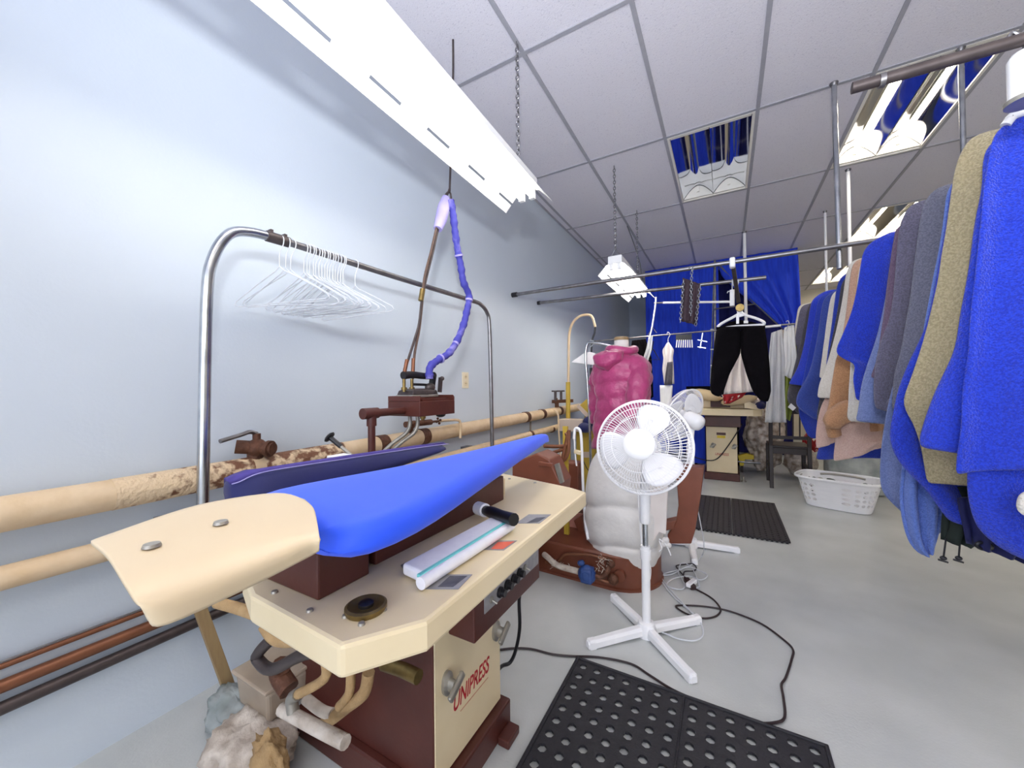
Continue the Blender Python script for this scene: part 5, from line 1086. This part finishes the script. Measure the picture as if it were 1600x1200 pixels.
towel(3.30, [(1296, 610), (1282, 640), (1276, 680), (1278, 702), (1290, 686)], .84, 'blush', 'pale towel corner with a hanging thread behind the tan brown towel', neck=False, rx=2.56, ph=.8)
towel(3.52, [(1320, 428), (1310, 440), (1304, 470), (1296, 530), (1288, 590), (1282, 640), (1280, 690), (1274, 718)], .62, 'mid', 'bright blue towel behind the charcoal one, hanging low to a point', ph=2.1)
towel(3.66, [(1306, 455), (1298, 468), (1293, 500), (1285, 560), (1281, 590)], 1.0, 'cream', 'narrow white towel edge between two blue towels', ph=1.0, rx=2.7)
towel(3.80, [(1302, 456), (1290, 464), (1284, 480), (1276, 530), (1264, 580), (1246, 614), (1243, 632), (1256, 645), (1272, 655)], .85, 'steelblue', 'faded steel blue towel near the far end of the row', ph=2.4, amp=.03)
towel(4.05, [(1294, 458), (1280, 466), (1275, 490), (1266, 540), (1256, 590), (1248, 640), (1262, 680), (1270, 686)], .72, 'mid', 'bright blue towel behind the faded steel blue one', ph=.6)
towel(4.30, [(1290, 455), (1272, 466), (1266, 480), (1258, 530), (1248, 570), (1238, 590), (1232, 600)], .98, 'royal', 'deep blue towel near the far end of the row beside the gray ones', ph=1.6)
towel(4.42, [(1280, 465), (1264, 476), (1258, 500), (1248, 545), (1236, 590), (1229, 620), (1236, 636), (1248, 648)], .80, 'char', 'dark gray towel with a white label at its lower corner', ph=2.3)
towel(4.62, [(1264, 474), (1252, 480), (1247, 500), (1241, 540), (1232, 570), (1226, 580)], 1.05, 'slate', 'gray towel next to the last one of the row', ph=.9)
towel(4.75, [(1258, 474), (1248, 480), (1244, 500), (1239, 530), (1236, 550)], 1.15, 'cream', 'cream towel at the very end of the row', ph=.9)
single('care_label', MB().prism([P(a, b, 'y', 4.36) for a, b in ((1231, 636), (1236, 630), (1244, 637), (1239, 642))], (0, .004, 0)), M['paper'], 'small white label on the dark gray towel near the chair', 'label', at=P(1237, 636, 'y', 4.36))
single('towel', MB().tube([P(a, b, 'y', 2.99) for a, b in ((1330, 630), (1318, 640), (1306, 652), (1302, 660), (1310, 655), (1324, 648))], [.03, .05, .055, .05, .045, .04], 14, smooth=5), M['t_rust'], 'twisted tan brown towel fold above the pale pink corner', 'towel', at=P(1315, 645, 'y', 3.02), smooth=True)
# hangers along the rail
t0 = None
hgm = hanger_mesh(.19, .06, .02, .0028, .019)
H2 = obj('coat_hanger', hgm, M['whitewire'], None, (0, 0, 0)); ORG[H2.name] = Vector(); H2['category'] = 'hanger'; H2['group'] = 'hangers under the towels'; H2['label'] = 'wire hanger under a towel, only its hook showing at the rail'
for i, y in enumerate((1.80, 1.93, 2.08, 2.24, 2.42, 2.6, 2.8, 3.1, 3.36, 3.52, 3.8, 4.05, 4.3, 4.62)):
    h = H2 if i == 0 else H2.copy()
    if i: C.objects.link(h)
    h.location = (RX, y+.012, RZ-.01)
t = thing('coat_hanger', 'thick white plastic hanger tip showing above the nearest royal blue towel', 'hanger', (RX, 1.70, RZ))
obj('frame', MB().tube([P(1571, 196, 'y', 1.73), P(1580, 185, 'y', 1.73), P(1592, 178, 'y', 1.73), (RX, 1.73, RZ-.02), (RX+.2, 1.73, RZ-.14)], .012, 10, smooth=4), M['white'], t, smooth='auto')
obj('hook', MB().tube([(RX, 1.73, RZ-.02), (RX+.018, 1.73, RZ+.01), (RX, 1.73, RZ+.026), (RX-.018, 1.73, RZ+.008)], .004, 8, smooth=4), M['chrome'], t, smooth='auto')
t = thing('spray_bottle', 'white plastic bottle with a gray base ring hanging from the dark near rail', 'bottle', P(1595, 110, 'y', 1.47))
c1, c2 = P(1601, 82, 'y', 1.47), P(1605, 158, 'y', 1.47)
obj('bottle', MB().tube([c1, c1.lerp(c2, .1), c1.lerp(c2, .85), c2], [.022, .030, .031, .034], 20), M['white'], t, smooth='auto')
obj('ring', MB().tube([c1.lerp(c2, .93), c1.lerp(c2, 1.02)], .038, 20), M['grey'], t, smooth='auto', label='gray base ring')
obj('hook', MB().tube([c1, c1+Vector((.0, 0, .03)), c1+Vector((-.02, 0, .06)), c1+Vector((-.03, 0, .03))], .005, 8, smooth=4), M['steel'], t, smooth='auto')
# dark jacket with cords low under the near towels
t = thing('dark_jacket', 'dark green garment hanging low under the near towels, cords dangling', 'jacket', P(1490, 840, 'y', 2.02))
obj('body', drape([P(a, b, 'y', 2.05) for a, b in ((1486, 760), (1478, 815), (1477, 845))], [P(a, b, 'y', 2.05) for a, b in ((1560, 760), (1570, 815), (1512, 852))], 16, 10, 2, .02), mat('dark_green_cloth', '#16241f', .8, col2='#101a17', ns=30), t, smooth=True, solid=.02)
for pts in (((1478, 842), (1476, 858), (1474, 872)), ((1500, 846), (1499, 860), (1498, 872))):
    s = obj('cord', MB().tube([P(a, b, 'y', 2.03) for a, b in pts], .0028, 6, smooth=4), M['black'], t, smooth='auto')
    e = P(*pts[-1], 'y', 2.03); obj('cord_lock', MB().ball(e, (.01, .008, .008)).bar(e+Vector((-.014, 0, -.008)), e+Vector((.012, 0, -.014)), .006, .006), M['black'], s, smooth='auto')
t = thing('dark_garment', 'very dark blue garment hanging low behind the green one with a black ring', 'garment', P(1540, 830, 'y', 2.0))
obj('body', drape([P(a, b, 'y', 1.99) for a, b in ((1500, 780), (1512, 830), (1516, 851))], [P(a, b, 'y', 1.99) for a, b in ((1620, 760), (1630, 840), (1600, 880))], 18, 10, 2.5, .02), M['navy'], t, smooth=True, solid=.016)
obj('ring', MB().tube([P(1538, 853, 'y', 1.97)+Vector((.018*math.cos(a), 0, .012*math.sin(a))) for a in [2*math.pi*k/16 for k in range(16)]], .006, 8, closed=True), M['black'], t, smooth='auto')
towel(1.76, [(1516, 700), (1512, 740), (1516, 785), (1532, 825), (1560, 852), (1585, 866)], .36, 'royal', 'royal blue towel hanging lowest in front, its hem sweeping toward the floor', neck=False, rx=3.0, ph=1.4)
towel(1.66, [(1604, 768), (1594, 776), (1592, 792), (1600, 800)], .5, 'cream', 'white towel corner showing under the nearest royal blue towel', neck=False, rx=2.62, amp=.01, ph=.2)
# ================================================================ clutter under the near press by the wall
t = thing('plastic_tub', 'square translucent brown plastic tub under the press against the wall', 'tub', (.33, .66, .06))
tb = P(352, 1090, 'y', .60); 
obj('tub', MB().loft([[Vector((.40+sx*h, .70+sy*h*.8, z)) for sx, sy in ((-1, -1), (1, -1), (1, 1), (-1, 1))] for z, h in ((.10, .085), (.20, .095))]), M['tub'], t, bevel=.012, seg=3)
obj('lid', MB().box(.30, .50, .615, .785, .20, .212), M['tub'], t, bevel=.005)
single('plastic_bag', lump((.45, .60, .055), (.15, .10, .06), 2, .35, 40, 24, .0), M['ragwhite'], 'crumpled whitish plastic bag on the floor below the tub', 'bag', at=(.45, .6, 0), smooth=True)
single('plastic_bag', lump((.27, .64, .05), (.12, .06, .06), 6, .3, 30, 20, .0), M['clear'], 'flat gray clear bag beside the wall under the tub', 'bag', at=(.27, .64, 0), smooth=True)
single('cardboard_scrap', lump((.60, .575, .09), (.07, .035, .075), 9, .4, 30, 20, .0), M['rag'], 'crumpled tan paper scrap between the bag and the lagged pipes', 'paper', at=(.6, .575, 0), smooth=True)
# ================================================================ light and render settings
w = bpy.data.worlds.new('world'); bpy.context.scene.world = w; w.use_nodes = True
w.node_tree.nodes['Background'].inputs[0].default_value = (.83, .88, 1, 1); w.node_tree.nodes['Background'].inputs[1].default_value = 1.5
pl = bpy.data.lights.new('added_window_portal', 'AREA'); pl.shape = 'RECTANGLE'; pl.size = WX1-WX0; pl.size_y = WZ1-WZ0; pl.cycles.is_portal = True
po = bpy.data.objects.new('added_window_portal', pl); C.objects.link(po); po.location = ((WX0+WX1)/2, Y0-.13, (WZ0+WZ1)/2); po.rotation_euler = (R(90), 0, 0)  # guides the world light through the opening added for fill
fl = bpy.data.lights.new('camera_flash', 'SPOT'); fl.energy = 56; fl.color = (.97, .985, 1); fl.shadow_soft_size = .07; fl.spot_size = R(150); fl.spot_blend = .95
fo = bpy.data.objects.new('camera_flash', fl); C.objects.link(fo); fo.location = (1.72, -.1, 1.62)
fo.rotation_euler = Vector((-.45, 1.6, 1.3)).to_track_quat('-Z', 'Y').to_euler()
sc = bpy.context.scene
sc.view_settings.view_transform = 'Standard'; sc.view_settings.look = 'None'; sc.view_settings.gamma = 1; sc.view_settings.exposure = 1.5
sc.cycles.max_bounces = 8; sc.cycles.diffuse_bounces = 5; sc.cycles.use_denoising = True; sc.cycles.sample_clamp_indirect = 6
